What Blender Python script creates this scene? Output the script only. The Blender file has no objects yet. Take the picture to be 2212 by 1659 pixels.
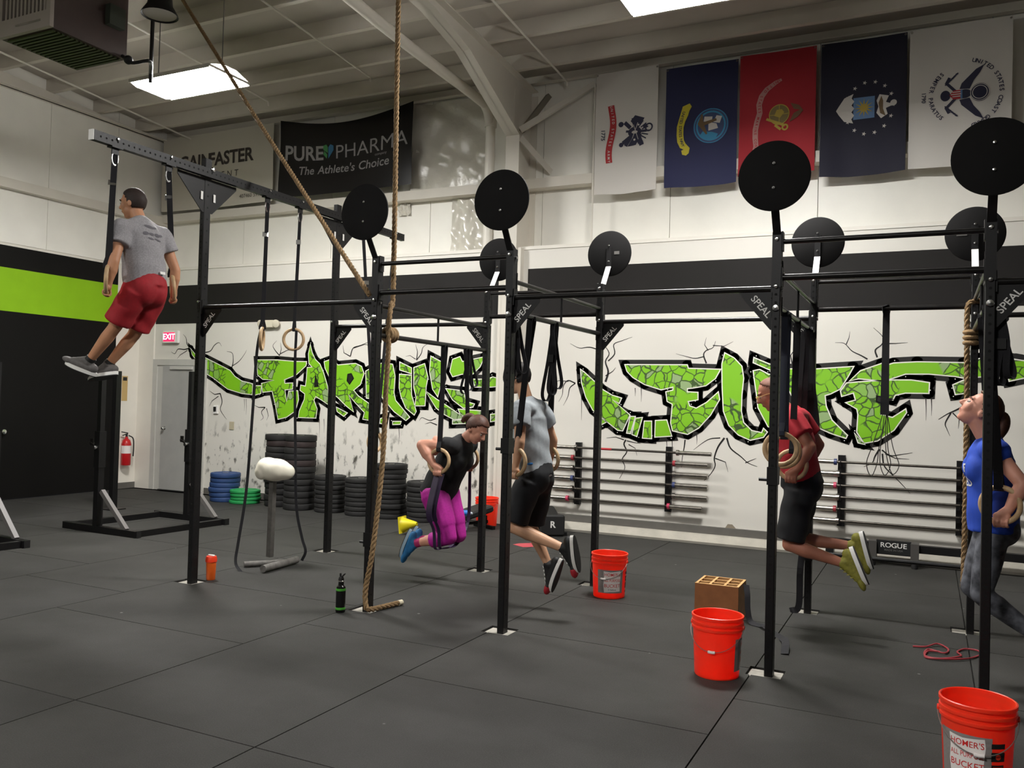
import bpy, bmesh, math, random
import numpy as np
from mathutils import Vector, Matrix
from mathutils.geometry import tessellate_polygon

random.seed(7)
scene = bpy.context.scene
col = scene.collection

# ------------------------------------------------------------------ camera
W_PX, H_PX = 2212, 1659
F_PX = 1850.326
CAM = np.array([0.87438, -5.53123, 1.64094])
YAW, PITCH, ROLL = -0.454806, 0.020908, 0.027419
FW = np.array([math.sin(YAW)*math.cos(PITCH), math.cos(YAW)*math.cos(PITCH), math.sin(PITCH)])
_rt = np.array([math.cos(YAW), -math.sin(YAW), 0.0])
_up = np.cross(_rt, FW)
CR = _rt*math.cos(ROLL) + _up*math.sin(ROLL)
CU = -_rt*math.sin(ROLL) + _up*math.cos(ROLL)
cam_d = bpy.data.cameras.new('camera')
cam_d.sensor_width = 36.0
cam_d.sensor_fit = 'HORIZONTAL'
cam_d.lens = F_PX/W_PX*36.0
cam_d.clip_end = 200
cam = bpy.data.objects.new('camera', cam_d)
col.objects.link(cam)
M = Matrix.Identity(4)
for i in range(3):
    M[i][0] = CR[i]; M[i][1] = CU[i]; M[i][2] = -FW[i]; M[i][3] = CAM[i]
cam.matrix_world = M
scene.camera = cam

# ------------------------------------------------------------------ light and exposure
scene.view_settings.view_transform = 'Standard'
scene.view_settings.look = 'None'
scene.view_settings.gamma = 1.0
scene.view_settings.use_curve_mapping = False
scene.view_settings.exposure = 0.0
world = bpy.data.worlds.new('world'); scene.world = world
world.use_nodes = True
world.node_tree.nodes['Background'].inputs[0].default_value = (0.5, 0.5, 0.55, 1)
world.node_tree.nodes['Background'].inputs[1].default_value = 0.02
LAMP_POWER = 156.0
LAMP_COLOR = (1.0, 0.985, 0.955)

# pixel -> place helpers (on a plane whose real position is known)
def _ray(u, v): return FW + CR*(u-1106)/F_PX - CU*(v-829.5)/F_PX
def aty(u, v, y): d = _ray(u, v); return CAM + d*(y-CAM[1])/d[1]
def atx(u, v, x): d = _ray(u, v); return CAM + d*(x-CAM[0])/d[0]
def atz(u, v, z): d = _ray(u, v); return CAM + d*(z-CAM[2])/d[2]
def A(*p): return np.array(p, float)
def nrm(v):
    v = np.asarray(v, float); return v/max(1e-9, np.linalg.norm(v))
X3, Y3, Z3 = A(1,0,0), A(0,1,0), A(0,0,1)

# ------------------------------------------------------------------ materials
def lin(c):
    if isinstance(c, str):
        c = [int(c[i:i+2], 16)/255 for i in (0, 2, 4)]
    return tuple(x/12.92 if x <= .04045 else ((x+.055)/1.055)**2.4 for x in c)
MATS = {}
def mat(name, c, rough=.6, metal=0., var=0., vscale=6., bump=0., bscale=40., spec=.5, emit=None, estr=0., c2=None, coat=0.):
    if name in MATS: return MATS[name]
    m = bpy.data.materials.new(name); m.use_nodes = True
    nt = m.node_tree; b = nt.nodes['Principled BSDF']
    col4 = (*lin(c), 1)
    b.inputs['Base Color'].default_value = col4
    b.inputs['Roughness'].default_value = rough
    b.inputs['Metallic'].default_value = metal
    b.inputs['Specular IOR Level'].default_value = spec
    if coat: b.inputs['Coat Weight'].default_value = coat
    if emit is not None:
        b.inputs['Emission Color'].default_value = (*lin(emit), 1); b.inputs['Emission Strength'].default_value = estr
    if var or bump:
        tc = nt.nodes.new('ShaderNodeTexCoord')
    if var:
        n = nt.nodes.new('ShaderNodeTexNoise'); n.inputs['Scale'].default_value = vscale; n.inputs['Detail'].default_value = 6
        nt.links.new(tc.outputs['Object'], n.inputs['Vector'])
        r = nt.nodes.new('ShaderNodeValToRGB')
        a = np.array(lin(c)); d2 = np.array(lin(c2)) if c2 else np.clip(a*(1+var), 0, 1)
        r.color_ramp.elements[0].position = .3; r.color_ramp.elements[1].position = .7
        r.color_ramp.elements[0].color = (*(a*(1-var)), 1); r.color_ramp.elements[1].color = (*d2, 1)
        nt.links.new(n.outputs['Fac'], r.inputs[0]); nt.links.new(r.outputs[0], b.inputs['Base Color'])
    if bump:
        n2 = nt.nodes.new('ShaderNodeTexNoise'); n2.inputs['Scale'].default_value = bscale; n2.inputs['Detail'].default_value = 5
        nt.links.new(tc.outputs['Object'], n2.inputs['Vector'])
        bp = nt.nodes.new('ShaderNodeBump'); bp.inputs['Strength'].default_value = bump; bp.inputs['Distance'].default_value = .01
        nt.links.new(n2.outputs['Fac'], bp.inputs['Height']); nt.links.new(bp.outputs[0], b.inputs['Normal'])
    MATS[name] = m
    return m

def rubber_floor(name, base, light):
    m = bpy.data.materials.new(name); m.use_nodes = True
    nt = m.node_tree; b = nt.nodes['Principled BSDF']; L = nt.links.new
    tc = nt.nodes.new('ShaderNodeTexCoord')
    geo = nt.nodes.new('ShaderNodeNewGeometry')
    n1 = nt.nodes.new('ShaderNodeTexNoise'); n1.inputs['Scale'].default_value = .9; n1.inputs['Detail'].default_value = 8; n1.inputs['Roughness'].default_value = .65
    L(geo.outputs['Position'], n1.inputs['Vector'])
    r1 = nt.nodes.new('ShaderNodeValToRGB')
    r1.color_ramp.elements[0].position = .32; r1.color_ramp.elements[0].color = (*lin(base), 1)
    r1.color_ramp.elements[1].position = .78; r1.color_ramp.elements[1].color = (*lin(light), 1)
    L(n1.outputs['Fac'], r1.inputs[0])
    n2 = nt.nodes.new('ShaderNodeTexNoise'); n2.inputs['Scale'].default_value = 160; n2.inputs['Detail'].default_value = 2
    L(geo.outputs['Position'], n2.inputs['Vector'])
    r2 = nt.nodes.new('ShaderNodeValToRGB'); r2.color_ramp.elements[0].position = .45; r2.color_ramp.elements[1].position = .75
    L(n2.outputs['Fac'], r2.inputs[0])
    mx = nt.nodes.new('ShaderNodeMix'); mx.data_type = 'RGBA'; mx.blend_type = 'ADD'
    mx.inputs[0].default_value = .018
    L(r1.outputs[0], mx.inputs[6]); L(r2.outputs[0], mx.inputs[7])
    # small chalk specks
    v = nt.nodes.new('ShaderNodeTexVoronoi'); v.inputs['Scale'].default_value = 2.3
    L(geo.outputs['Position'], v.inputs['Vector'])
    r3 = nt.nodes.new('ShaderNodeValToRGB'); r3.color_ramp.elements[0].position = .018; r3.color_ramp.elements[1].position = .032
    r3.color_ramp.elements[0].color = (1,1,1,1); r3.color_ramp.elements[1].color = (0,0,0,1)
    L(v.outputs['Distance'], r3.inputs[0])
    mx2 = nt.nodes.new('ShaderNodeMix'); mx2.data_type = 'RGBA'
    L(r3.outputs[0], mx2.inputs[0]); L(mx.outputs[2], mx2.inputs[6]); mx2.inputs[7].default_value = (.22, .22, .21, 1)
    L(mx2.outputs[2], b.inputs['Base Color'])
    b.inputs['Roughness'].default_value = .62
    b.inputs['Specular IOR Level'].default_value = .12
    bp = nt.nodes.new('ShaderNodeBump'); bp.inputs['Strength'].default_value = .35; bp.inputs['Distance'].default_value = .004
    L(n2.outputs['Fac'], bp.inputs['Height']); L(bp.outputs[0], b.inputs['Normal'])
    return m

def stone_green():
    """spray painted green with a drawn cobble pattern and grey stones"""
    m = bpy.data.materials.new('mural_green'); m.use_nodes = True
    nt = m.node_tree; b = nt.nodes['Principled BSDF']; L = nt.links.new
    geo = nt.nodes.new('ShaderNodeNewGeometry')
    wob = nt.nodes.new('ShaderNodeTexNoise'); wob.inputs['Scale'].default_value = 5
    L(geo.outputs['Position'], wob.inputs['Vector'])
    add = nt.nodes.new('ShaderNodeVectorMath'); add.operation = 'MULTIPLY_ADD'
    add.inputs[1].default_value = (.12, .12, .12)
    L(wob.outputs['Color'], add.inputs[0]); L(geo.outputs['Position'], add.inputs[2])
    v = nt.nodes.new('ShaderNodeTexVoronoi'); v.feature = 'DISTANCE_TO_EDGE'; v.inputs['Scale'].default_value = 8.5
    L(add.outputs[0], v.inputs['Vector'])
    v2 = nt.nodes.new('ShaderNodeTexVoronoi'); v2.inputs['Scale'].default_value = 8.5
    L(add.outputs[0], v2.inputs['Vector'])
    line = nt.nodes.new('ShaderNodeValToRGB'); line.color_ramp.elements[0].position = .035; line.color_ramp.elements[1].position = .07
    line.color_ramp.elements[0].color = (1,1,1,1); line.color_ramp.elements[1].color = (0,0,0,1)
    L(v.outputs['Distance'], line.inputs[0])
    zone = nt.nodes.new('ShaderNodeTexNoise'); zone.inputs['Scale'].default_value = 2.2; zone.inputs['Detail'].default_value = 0
    L(geo.outputs['Position'], zone.inputs['Vector'])
    zr = nt.nodes.new('ShaderNodeValToRGB'); zr.color_ramp.elements[0].position = .40; zr.color_ramp.elements[1].position = .44
    L(zone.outputs['Fac'], zr.inputs[0])
    ml = nt.nodes.new('ShaderNodeMath'); ml.operation = 'MULTIPLY'
    L(line.outputs[0], ml.inputs[0]); L(zr.outputs[0], ml.inputs[1])
    sep = nt.nodes.new('ShaderNodeSeparateColor'); L(v2.outputs['Color'], sep.inputs[0])
    gr = nt.nodes.new('ShaderNodeValToRGB'); gr.color_ramp.elements[0].position = .82; gr.color_ramp.elements[1].position = .86
    L(sep.outputs[0], gr.inputs[0])
    mg = nt.nodes.new('ShaderNodeMath'); mg.operation = 'MULTIPLY'; L(gr.outputs[0], mg.inputs[0]); L(zr.outputs[0], mg.inputs[1])
    mgs = nt.nodes.new('ShaderNodeMath'); mgs.operation = 'MULTIPLY'; mgs.inputs[1].default_value = .75; L(mg.outputs[0], mgs.inputs[0])
    m1 = nt.nodes.new('ShaderNodeMix'); m1.data_type = 'RGBA'
    m1.inputs[6].default_value = (*lin('7FC01C'), 1); m1.inputs[7].default_value = (*lin('9AA58A'), 1)
    L(mgs.outputs[0], m1.inputs[0])
    m2 = nt.nodes.new('ShaderNodeMix'); m2.data_type = 'RGBA'; m2.inputs[7].default_value = (*lin('3C5526'), 1)
    L(ml.outputs[0], m2.inputs[0]); L(m1.outputs[2], m2.inputs[6])
    L(m2.outputs[2], b.inputs['Base Color']); b.inputs['Roughness'].default_value = .5
    return m

def dirty_wall():
    """off-white painted board, scuffed and mildewed low down by the plates"""
    m = bpy.data.materials.new('painted_board'); m.use_nodes = True
    nt = m.node_tree; b = nt.nodes['Principled BSDF']; L = nt.links.new
    geo = nt.nodes.new('ShaderNodeNewGeometry')
    n = nt.nodes.new('ShaderNodeTexNoise'); n.inputs['Scale'].default_value = 8; n.inputs['Detail'].default_value = 3; n.inputs['Roughness'].default_value = .55
    mp = nt.nodes.new('ShaderNodeMapping'); mp.inputs['Scale'].default_value = (1.3, 1, .75)
    L(geo.outputs['Position'], mp.inputs[0]); L(mp.outputs[0], n.inputs['Vector'])
    r = nt.nodes.new('ShaderNodeValToRGB'); r.color_ramp.elements[0].position = .56; r.color_ramp.elements[1].position = .68
    L(n.outputs['Fac'], r.inputs[0])
    sx = nt.nodes.new('ShaderNodeSeparateXYZ'); L(geo.outputs['Position'], sx.inputs[0])
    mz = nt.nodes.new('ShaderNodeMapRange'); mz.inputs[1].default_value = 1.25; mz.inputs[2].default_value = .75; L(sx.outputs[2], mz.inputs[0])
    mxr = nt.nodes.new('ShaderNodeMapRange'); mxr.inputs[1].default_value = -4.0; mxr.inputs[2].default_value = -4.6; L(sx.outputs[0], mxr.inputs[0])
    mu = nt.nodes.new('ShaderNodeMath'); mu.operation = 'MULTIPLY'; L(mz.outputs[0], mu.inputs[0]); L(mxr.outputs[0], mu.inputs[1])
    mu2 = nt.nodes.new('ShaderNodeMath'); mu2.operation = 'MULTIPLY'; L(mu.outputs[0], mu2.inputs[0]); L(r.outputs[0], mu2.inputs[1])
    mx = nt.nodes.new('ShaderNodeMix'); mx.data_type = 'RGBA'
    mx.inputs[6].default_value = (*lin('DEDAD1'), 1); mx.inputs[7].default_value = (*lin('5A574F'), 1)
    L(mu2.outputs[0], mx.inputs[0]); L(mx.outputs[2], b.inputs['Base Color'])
    b.inputs['Roughness'].default_value = .45
    return m

M_FLOOR = [rubber_floor('rubber_mat_%d' % i, b, l) for i, (b, l) in enumerate([('302F2D', '424140'), ('31302E', '444341'), ('2F2E2C', '41403E')])]
M_GREEN = stone_green()
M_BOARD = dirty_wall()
m_slab = mat('concrete_slab', '55524E', .9, var=.15, vscale=4)
m_white = mat('white_paint', 'E6E1D6', .45, var=.03, vscale=3)
m_upper = mat('vapour_barrier', 'F2EFE6', .42, var=.05, vscale=1.5, bump=.25, bscale=5)
m_plastic = mat('crumpled_plastic', 'DAD6CA', .22, bump=1.0, bscale=11, spec=.8)
m_ceil = mat('ceiling_insulation', 'C2BAB0', .6, var=.06, vscale=1.2, bump=.2, bscale=6)
m_purlin = mat('purlin_paint', 'D2CBBF', .5, var=.04, vscale=3)
m_steel = mat('frame_paint', 'DAD4C8', .5, var=.03, vscale=3)
m_girt = mat('girt_dark', '7D7669', .6)
m_blackpaint = mat('black_wall_paint', '121110', .6, var=.08, vscale=2, spec=.15)
m_greenpaint = mat('lime_wall_paint', '8CBE1A', .55, var=.05, vscale=3, spec=.25)
m_stripe = mat('charcoal_stripe_paint', '232120', .6, var=.06, vscale=2, spec=.15)
m_base = mat('grey_baseboard', '5F5C57', .6, var=.08, vscale=8)
m_curb = mat('concrete_curb', 'B2ADA1', .85, var=.12, vscale=5, bump=.3, bscale=30)
m_rig = mat('rig_powdercoat', '121112', .45, var=.12, vscale=14, bump=.06, bscale=120, spec=.35)
m_bar = mat('bar_steel', '1E1C1B', .32, metal=.35, var=.35, vscale=22)
m_hole = mat('hole_shadow', '060606', .9)
m_chrome = mat('zinc_bolt', 'D8D8D6', .22, metal=1.)
m_whitearm = mat('white_label', 'E9E7E2', .5)
m_rubber = mat('black_rubber', '181717', .7, var=.15, vscale=12)
m_target = mat('target_black', '181717', .75, var=.1, vscale=9, spec=.15)
m_strap = mat('strap_webbing', '16151A', .8, bump=.3, bscale=300)
m_bandpurple = mat('purple_band', '2A1838', .55)
m_wood = mat('ring_birch', 'BFA078', .5, var=.15, vscale=30)
m_rope = mat('manila_rope', '8E7350', .9, var=.28, vscale=45, bump=.6, bscale=220)
m_ropeend = mat('rope_tape', 'D8CFB4', .8)
m_orange = mat('orange_bucket', 'FF3C20', .38, var=.04, vscale=5)
_ob = m_orange.node_tree.nodes['Principled BSDF']; _ob.inputs['Subsurface Weight'].default_value = .6; _ob.inputs['Subsurface Radius'].default_value = (1., .2, .1); _ob.inputs['Subsurface Scale'].default_value = .03
m_label_grey = mat('label_grey', '8C8582', .5)
m_label_white = mat('label_white', 'EDE6E2', .5)
m_red_print = mat('red_print', 'CE2A26', .5)
m_black_print = mat('black_print', '1B1A1A', .5)
m_wire = mat('wire', 'B9B5AF', .35, metal=.9)
m_black = mat('matte_black', '141414', .6)
m_grey = mat('mid_grey', '6B6966', .6)
m_doorgrey = mat('door_grey', 'A9A8A4', .55, var=.06, vscale=4)
m_doorframe = mat('door_frame_grey', 'C3C1BA', .5, var=.05, vscale=5)
m_chromebar = mat('barbell_steel', 'A7A29A', .3, metal=1., var=.2, vscale=25)
m_barblack = mat('barbell_dark', '55504A', .4, metal=.8, var=.25, vscale=30)
m_ply = mat('birch_ply', 'C89A63', .6, var=.12, vscale=14)
m_plydark = mat('dark_ply', '9C6238', .6, var=.12, vscale=14)

# ------------------------------------------------------------------ mesh builder
WORG = {}
def link(o, parent=None, origin=(0, 0, 0)):
    col.objects.link(o)
    origin = np.asarray(origin, float)
    if parent is not None:
        o.parent = parent
        WORG[o.name] = WORG[parent.name]
    else:
        o.location = origin; WORG[o.name] = origin
    return o
def tag(o, label=None, cat=None, group=None, kind=None):
    if label: o['label'] = label
    if cat: o['category'] = cat
    if group: o['group'] = group
    if kind: o['kind'] = kind
    return o
def empty(name, loc, label=None, cat=None, group=None, kind=None):
    o = bpy.data.objects.new(name, None); o.empty_display_size = .1
    link(o, None, loc); tag(o, label, cat, group, kind)
    return o
def frame_of(d, hint=None):
    d = nrm(d)
    h = A(0, 0, 1) if hint is None else np.asarray(hint, float)
    if abs(d @ nrm(h)) > .98: h = A(1, 0, 0) if abs(d[0]) < .9 else A(0, 1, 0)
    s = nrm(np.cross(h, d)); u = np.cross(d, s)
    return s, u, d
class MB:
    def __init__(s): s.v = []; s.f = []; s.sm = []
    def add(s, vs, fs, smooth=False):
        o = len(s.v); s.v += [tuple(map(float, q)) for q in vs]
        s.f += [tuple(i+o for i in f) for f in fs]; s.sm += [smooth]*len(fs)
        return s
    def hexa(s, c, ex, ey, ez):
        c = np.asarray(c, float)
        vs = [c+ex*a+ey*b+ez*d for d in (-.5, .5) for b in (-.5, .5) for a in (-.5, .5)]
        return s.add(vs, [(0,2,3,1),(4,5,7,6),(0,1,5,4),(2,6,7,3),(0,4,6,2),(1,3,7,5)])
    def box(s, x0, x1, y0, y1, z0, z1):
        return s.hexa(((x0+x1)/2, (y0+y1)/2, (z0+z1)/2), X3*(x1-x0), Y3*(y1-y0), Z3*(z1-z0))
    def beam(s, p0, p1, w, h, hint=None):
        p0 = np.asarray(p0, float); p1 = np.asarray(p1, float)
        a, u, d = frame_of(p1-p0, hint)
        return s.hexa((p0+p1)/2, a*w, u*h, p1-p0)
    def bevbox(s, c, size, b, R=None):
        """box with chamfered vertical and top edges"""
        sx, sy, sz = [q/2 for q in size]
        pr = [(-sx+b,-sy),(sx-b,-sy),(sx,-sy+b),(sx,sy-b),(sx-b,sy),(-sx+b,sy),(-sx,sy-b),(-sx,-sy+b)]
        def lay(k, z): return [A(p[0]*(1-k/sx) if sx else 0, p[1]*(1-k/sy) if sy else 0, z) for p in pr]
        L = [lay(b, -sz), lay(0, -sz+b), lay(0, sz-b), lay(b, sz)]
        vs = [q for l in L for q in l]
        if R is not None: vs = [R @ q for q in vs]
        vs = [q+np.asarray(c, float) for q in vs]
        fs = []
        for k in range(3):
            for i in range(8):
                j = (i+1) % 8; fs.append((k*8+i, k*8+j, k*8+8+j, k*8+8+i))
        fs.append(tuple(range(7, -1, -1))); fs.append(tuple(range(24, 32)))
        return s.add(vs, fs)
    def tube(s, pts, r, n=10, caps=True, hint=None):
        pts = [np.asarray(p, float) for p in pts]; m = len(pts)
        rs = list(r) if hasattr(r, '__len__') else [r]*m
        tans = [nrm(pts[min(i+1, m-1)]-pts[max(i-1, 0)]) for i in range(m)]
        a, u, d = frame_of(tans[0], hint)
        vs = []; 
        for i in range(m):
            t = tans[i]; a = nrm(a - t*(a@t)); u = np.cross(t, a)
            for k in range(n):
                th = 2*math.pi*k/n; vs.append(pts[i]+(a*math.cos(th)+u*math.sin(th))*rs[i])
        fs = [(i*n+k, i*n+(k+1) % n, (i+1)*n+(k+1) % n, (i+1)*n+k) for i in range(m-1) for k in range(n)]
        s.add(vs, fs, True)
        if caps:
            o = len(s.v)-m*n
            s.f.append(tuple(o+k for k in range(n-1, -1, -1))); s.sm.append(False)
            s.f.append(tuple(o+(m-1)*n+k for k in range(n))); s.sm.append(False)
        return s
    def lathe(s, prof, c=(0,0,0), axis=(0,0,1), n=24, hint=None, smooth=True):
        a, u, d = frame_of(axis, hint); c = np.asarray(c, float); m = len(prof); vs = []
        for r, z in prof:
            for k in range(n):
                th = 2*math.pi*k/n; vs.append(c+d*z+(a*math.cos(th)+u*math.sin(th))*max(r, 1e-5))
        fs = [(i*n+k, i*n+(k+1) % n, (i+1)*n+(k+1) % n, (i+1)*n+k) for i in range(m-1) for k in range(n)]
        return s.add(vs, fs, smooth)
    def sphere(s, c, r, R=None, nu=16, nv=10):
        r = A(r, r, r) if not hasattr(r, '__len__') else np.asarray(r, float)
        c = np.asarray(c, float); vs = []
        for i in range(nv+1):
            ph = math.pi*i/nv
            for k in range(nu):
                th = 2*math.pi*k/nu
                q = A(math.sin(ph)*math.cos(th), math.sin(ph)*math.sin(th), math.cos(ph))*r
                vs.append(c+(R @ q if R is not None else q))
        fs = [(i*nu+k, i*nu+(k+1) % nu, (i+1)*nu+(k+1) % nu, (i+1)*nu+k) for i in range(nv) for k in range(nu)]
        return s.add(vs, fs, True)
    def torus(s, c, ex, ey, R, r, N=40, n=12, a0=0, a1=2*math.pi):
        c = np.asarray(c, float); ez = np.cross(ex, ey); vs = []
        full = abs(a1-a0-2*math.pi) < 1e-6; m = N if full else N+1
        for i in range(m):
            t = a0+(a1-a0)*i/N; d = ex*math.cos(t)+ey*math.sin(t)
            for k in range(n):
                th = 2*math.pi*k/n; vs.append(c+d*(R+r*math.cos(th))+ez*r*math.sin(th))
        fs = []
        for i in range(N):
            j = (i+1) % m
            for k in range(n): fs.append((i*n+k, j*n+k, j*n+(k+1) % n, i*n+(k+1) % n))
        return s.add(vs, fs, True)
    def prism(s, poly, o, ex, ey, t):
        """2-D outline in plane (o, ex, ey) extruded by t along ex x ey (from 0 to t)"""
        o = np.asarray(o, float); ez = np.cross(ex, ey); n = len(poly)
        vs = [o+ex*p+ey*q for p, q in poly]+[o+ex*p+ey*q+ez*t for p, q in poly]
        tri = tessellate_polygon([[Vector((p, q, 0)) for p, q in poly]])
        fs = [tuple(x) for x in tri]+[tuple(i+n for i in reversed(x)) for x in tri]
        fs += [(i, (i+1) % n, (i+1) % n+n, i+n) for i in range(n)]
        return s.add(vs, fs)
    def ribbon(s, pts, wdir, w, t=.003):
        """flat webbing along pts; wdir is the width direction"""
        pts = [np.asarray(p, float) for p in pts]; m = len(pts); vs = []
        ws = w if hasattr(w, '__len__') else [w]*m
        for i in range(m):
            tan = nrm(pts[min(i+1, m-1)]-pts[max(i-1, 0)])
            wd = np.asarray(wdir[i] if hasattr(wdir[0], '__len__') else wdir, float)
            wd = nrm(wd-tan*(wd@tan)); nn = np.cross(tan, wd)
            for a, b in ((-1,-1),(1,-1),(1,1),(-1,1)): vs.append(pts[i]+wd*a*ws[i]/2+nn*b*t/2)
        fs = [(i*4+k, i*4+(k+1) % 4, i*4+4+(k+1) % 4, i*4+4+k) for i in range(m-1) for k in range(4)]
        fs += [(3,2,1,0), tuple((m-1)*4+k for k in range(4))]
        return s.add(vs, fs)
    def build(s, name, m, parent=None, origin=(0,0,0), auto=35):
        org = WORG[parent.name] if parent is not None else np.asarray(origin, float)
        me = bpy.data.meshes.new(name)
        vs = np.array(s.v)-org
        me.from_pydata(vs.tolist(), [], s.f)
        me.polygons.foreach_set('use_smooth', s.sm)
        me.materials.append(m)
        bm = bmesh.new(); bm.from_mesh(me); bmesh.ops.recalc_face_normals(bm, faces=bm.faces); bm.to_mesh(me); bm.free()
        if any(s.sm) and auto: me.set_sharp_from_angle(angle=math.radians(auto))
        me.update()
        o = bpy.data.objects.new(name, me)
        return link(o, parent, org)
def copy_tree(o, parent=None):
    c = o.copy(); col.objects.link(c)
    if parent is not None: c.parent = parent
    WORG[c.name] = WORG[o.name]
    for ch in list(o.children): copy_tree(ch, c)
    return c
def place(root, loc, rz=0.):
    root.location = loc; root.rotation_euler = (0, 0, rz)
    return root
def spline(pts, k=8):
    """Catmull-Rom through pts"""
    p = [np.asarray(q, float) for q in pts]; p = [2*p[0]-p[1]]+p+[2*p[-1]-p[-2]]; out = []
    for i in range(1, len(p)-2):
        for j in range(k):
            t = j/k; a, b, c, d = p[i-1], p[i], p[i+1], p[i+2]
            out.append(.5*((2*b)+(c-a)*t+(2*a-5*b+4*c-d)*t*t+(3*b-a-3*c+d)*t**3))
    out.append(p[-2]); return out

# ---- flat print: text and polygons mapped onto a surface
_tc = {}
def text2d(body, size=1., bold=0., shear=0., spacing=1.):
    key = (body, size, bold, shear, spacing)
    if key in _tc: return _tc[key]
    cu = bpy.data.curves.new('t', 'FONT'); cu.body = body; cu.size = size; cu.align_x = 'CENTER'; cu.align_y = 'CENTER'
    cu.offset = bold*size; cu.shear = shear; cu.space_character = spacing; cu.resolution_u = 3
    ob = bpy.data.objects.new('t', cu); col.objects.link(ob)
    bpy.context.view_layer.update()
    dg = bpy.context.evaluated_depsgraph_get(); me = ob.evaluated_get(dg).to_mesh()
    vs = [(v.co.x, v.co.y) for v in me.vertices]; fs = [tuple(p.vertices) for p in me.polygons]
    ob.evaluated_get(dg).to_mesh_clear()
    bpy.data.objects.remove(ob); bpy.data.curves.remove(cu)
    _tc[key] = (vs, fs); return vs, fs
class Flat:
    def __init__(s): s.v = []; s.f = []
    def raw(s, vs, fs):
        o = len(s.v); s.v += list(vs); s.f += [tuple(i+o for i in f) for f in fs]; return s
    def poly(s, pts, holes=()):
        loops = [[Vector((p, q, 0)) for p, q in pts]]+[[Vector((p, q, 0)) for p, q in h] for h in holes]
        flat = [(v.x, v.y) for l in loops for v in l]
        return s.raw(flat, [tuple(t) for t in tessellate_polygon(loops)])
    def rect(s, x0, x1, y0, y1): return s.poly([(x0,y0),(x1,y0),(x1,y1),(x0,y1)])
    def ell(s, cx, cy, rx, ry=None, n=28, rot=0.):
        ry = rx if ry is None else ry; c, k = math.cos(rot), math.sin(rot)
        return s.poly([(cx+rx*math.cos(t)*c-ry*math.sin(t)*k, cy+rx*math.cos(t)*k+ry*math.sin(t)*c) for t in [2*math.pi*i/n for i in range(n)]])
    def ring(s, cx, cy, r0, r1, n=36):
        vs = []
        for i in range(n):
            t = 2*math.pi*i/n; vs += [(cx+r0*math.cos(t), cy+r0*math.sin(t)), (cx+r1*math.cos(t), cy+r1*math.sin(t))]
        return s.raw(vs, [(2*i, 2*i+1, (2*i+3) % (2*n), (2*i+2) % (2*n)) for i in range(n)])
    def star(s, cx, cy, r, k=5, inner=.4, rot=math.pi/2):
        return s.poly([(cx+(r if i % 2 == 0 else r*inner)*math.cos(rot+math.pi*i/k), cy+(r if i % 2 == 0 else r*inner)*math.sin(rot+math.pi*i/k)) for i in range(2*k)])
    def stroke(s, pts, w, closed=False):
        """polyline stroke; w number or per-point list"""
        m = len(pts); ws = w if hasattr(w, '__len__') else [w]*m
        P = [np.array(p, float) for p in pts]; vs = []
        for i in range(m):
            a = P[(i-1) % m] if (closed or i > 0) else P[i]; b = P[(i+1) % m] if (closed or i < m-1) else P[i]
            d0 = nrm(P[i]-a) if np.linalg.norm(P[i]-a) > 1e-9 else nrm(b-P[i]); d1 = nrm(b-P[i]) if np.linalg.norm(b-P[i]) > 1e-9 else d0
            t = nrm(d0+d1) if np.linalg.norm(d0+d1) > .2 else d1
            nn = np.array([-t[1], t[0]]); k = 1/max(.5, abs(t@d1)); h = ws[i]/2*k
            vs += [tuple(P[i]+nn*h), tuple(P[i]-nn*h)]
        e = m if closed else m-1
        return s.raw(vs, [(2*i, 2*i+1, (2*i+3) % (2*m), (2*i+2) % (2*m)) for i in range(e)])
    def text(s, body, cx, cy, size, bold=0., shear=0., rot=0., spacing=1., sx=1.):
        vs, fs = text2d(body, size, bold, shear, spacing); c, k = math.cos(rot), math.sin(rot)
        return s.raw([(cx+p*sx*c-q*k, cy+p*sx*k+q*c) for p, q in vs], fs)
    def arctext(s, body, cx, cy, r, size, a_mid, dirn=-1, bold=.02, step=None):
        """letters around an arc; dirn -1: tops outward, reading clockwise"""
        step = step or size*.74/r; n = len(body)
        for i, ch in enumerate(body):
            if ch == ' ': continue
            a = a_mid+dirn*(i-(n-1)/2)*step
            s.text(ch, cx+r*math.cos(a), cy+r*math.sin(a), size, bold, rot=a+dirn*math.pi/2)
        return s
    def build(s, name, m, fn, parent, maxlen=None):
        vs, fs = s.v, s.f
        me = bpy.data.meshes.new(name)
        me.from_pydata([(p, q, 0) for p, q in vs], [], fs)
        if maxlen:
            bm = bmesh.new(); bm.from_mesh(me); bmesh.ops.triangulate(bm, faces=bm.faces)
            for _ in range(5):
                es = [e for e in bm.edges if e.calc_length() > maxlen]
                if not es: break
                bmesh.ops.subdivide_edges(bm, edges=es, cuts=1); bmesh.ops.triangulate(bm, faces=[f for f in bm.faces if len(f.verts) > 3])
            bm.to_mesh(me); bm.free()
        org = WORG[parent.name]
        for v in me.vertices: v.co = Vector(np.asarray(fn(v.co.x, v.co.y))-org)
        me.materials.append(m); me.update()
        return link(bpy.data.objects.new(name, me), parent)

# ================================================================== STRUCTURE
XL, XR, YF, YB, YU = -11.37, 14.0, -14.0, 4.90, 5.35
def roof_z(y): return 6.22+.066*(YU-y)
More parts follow.
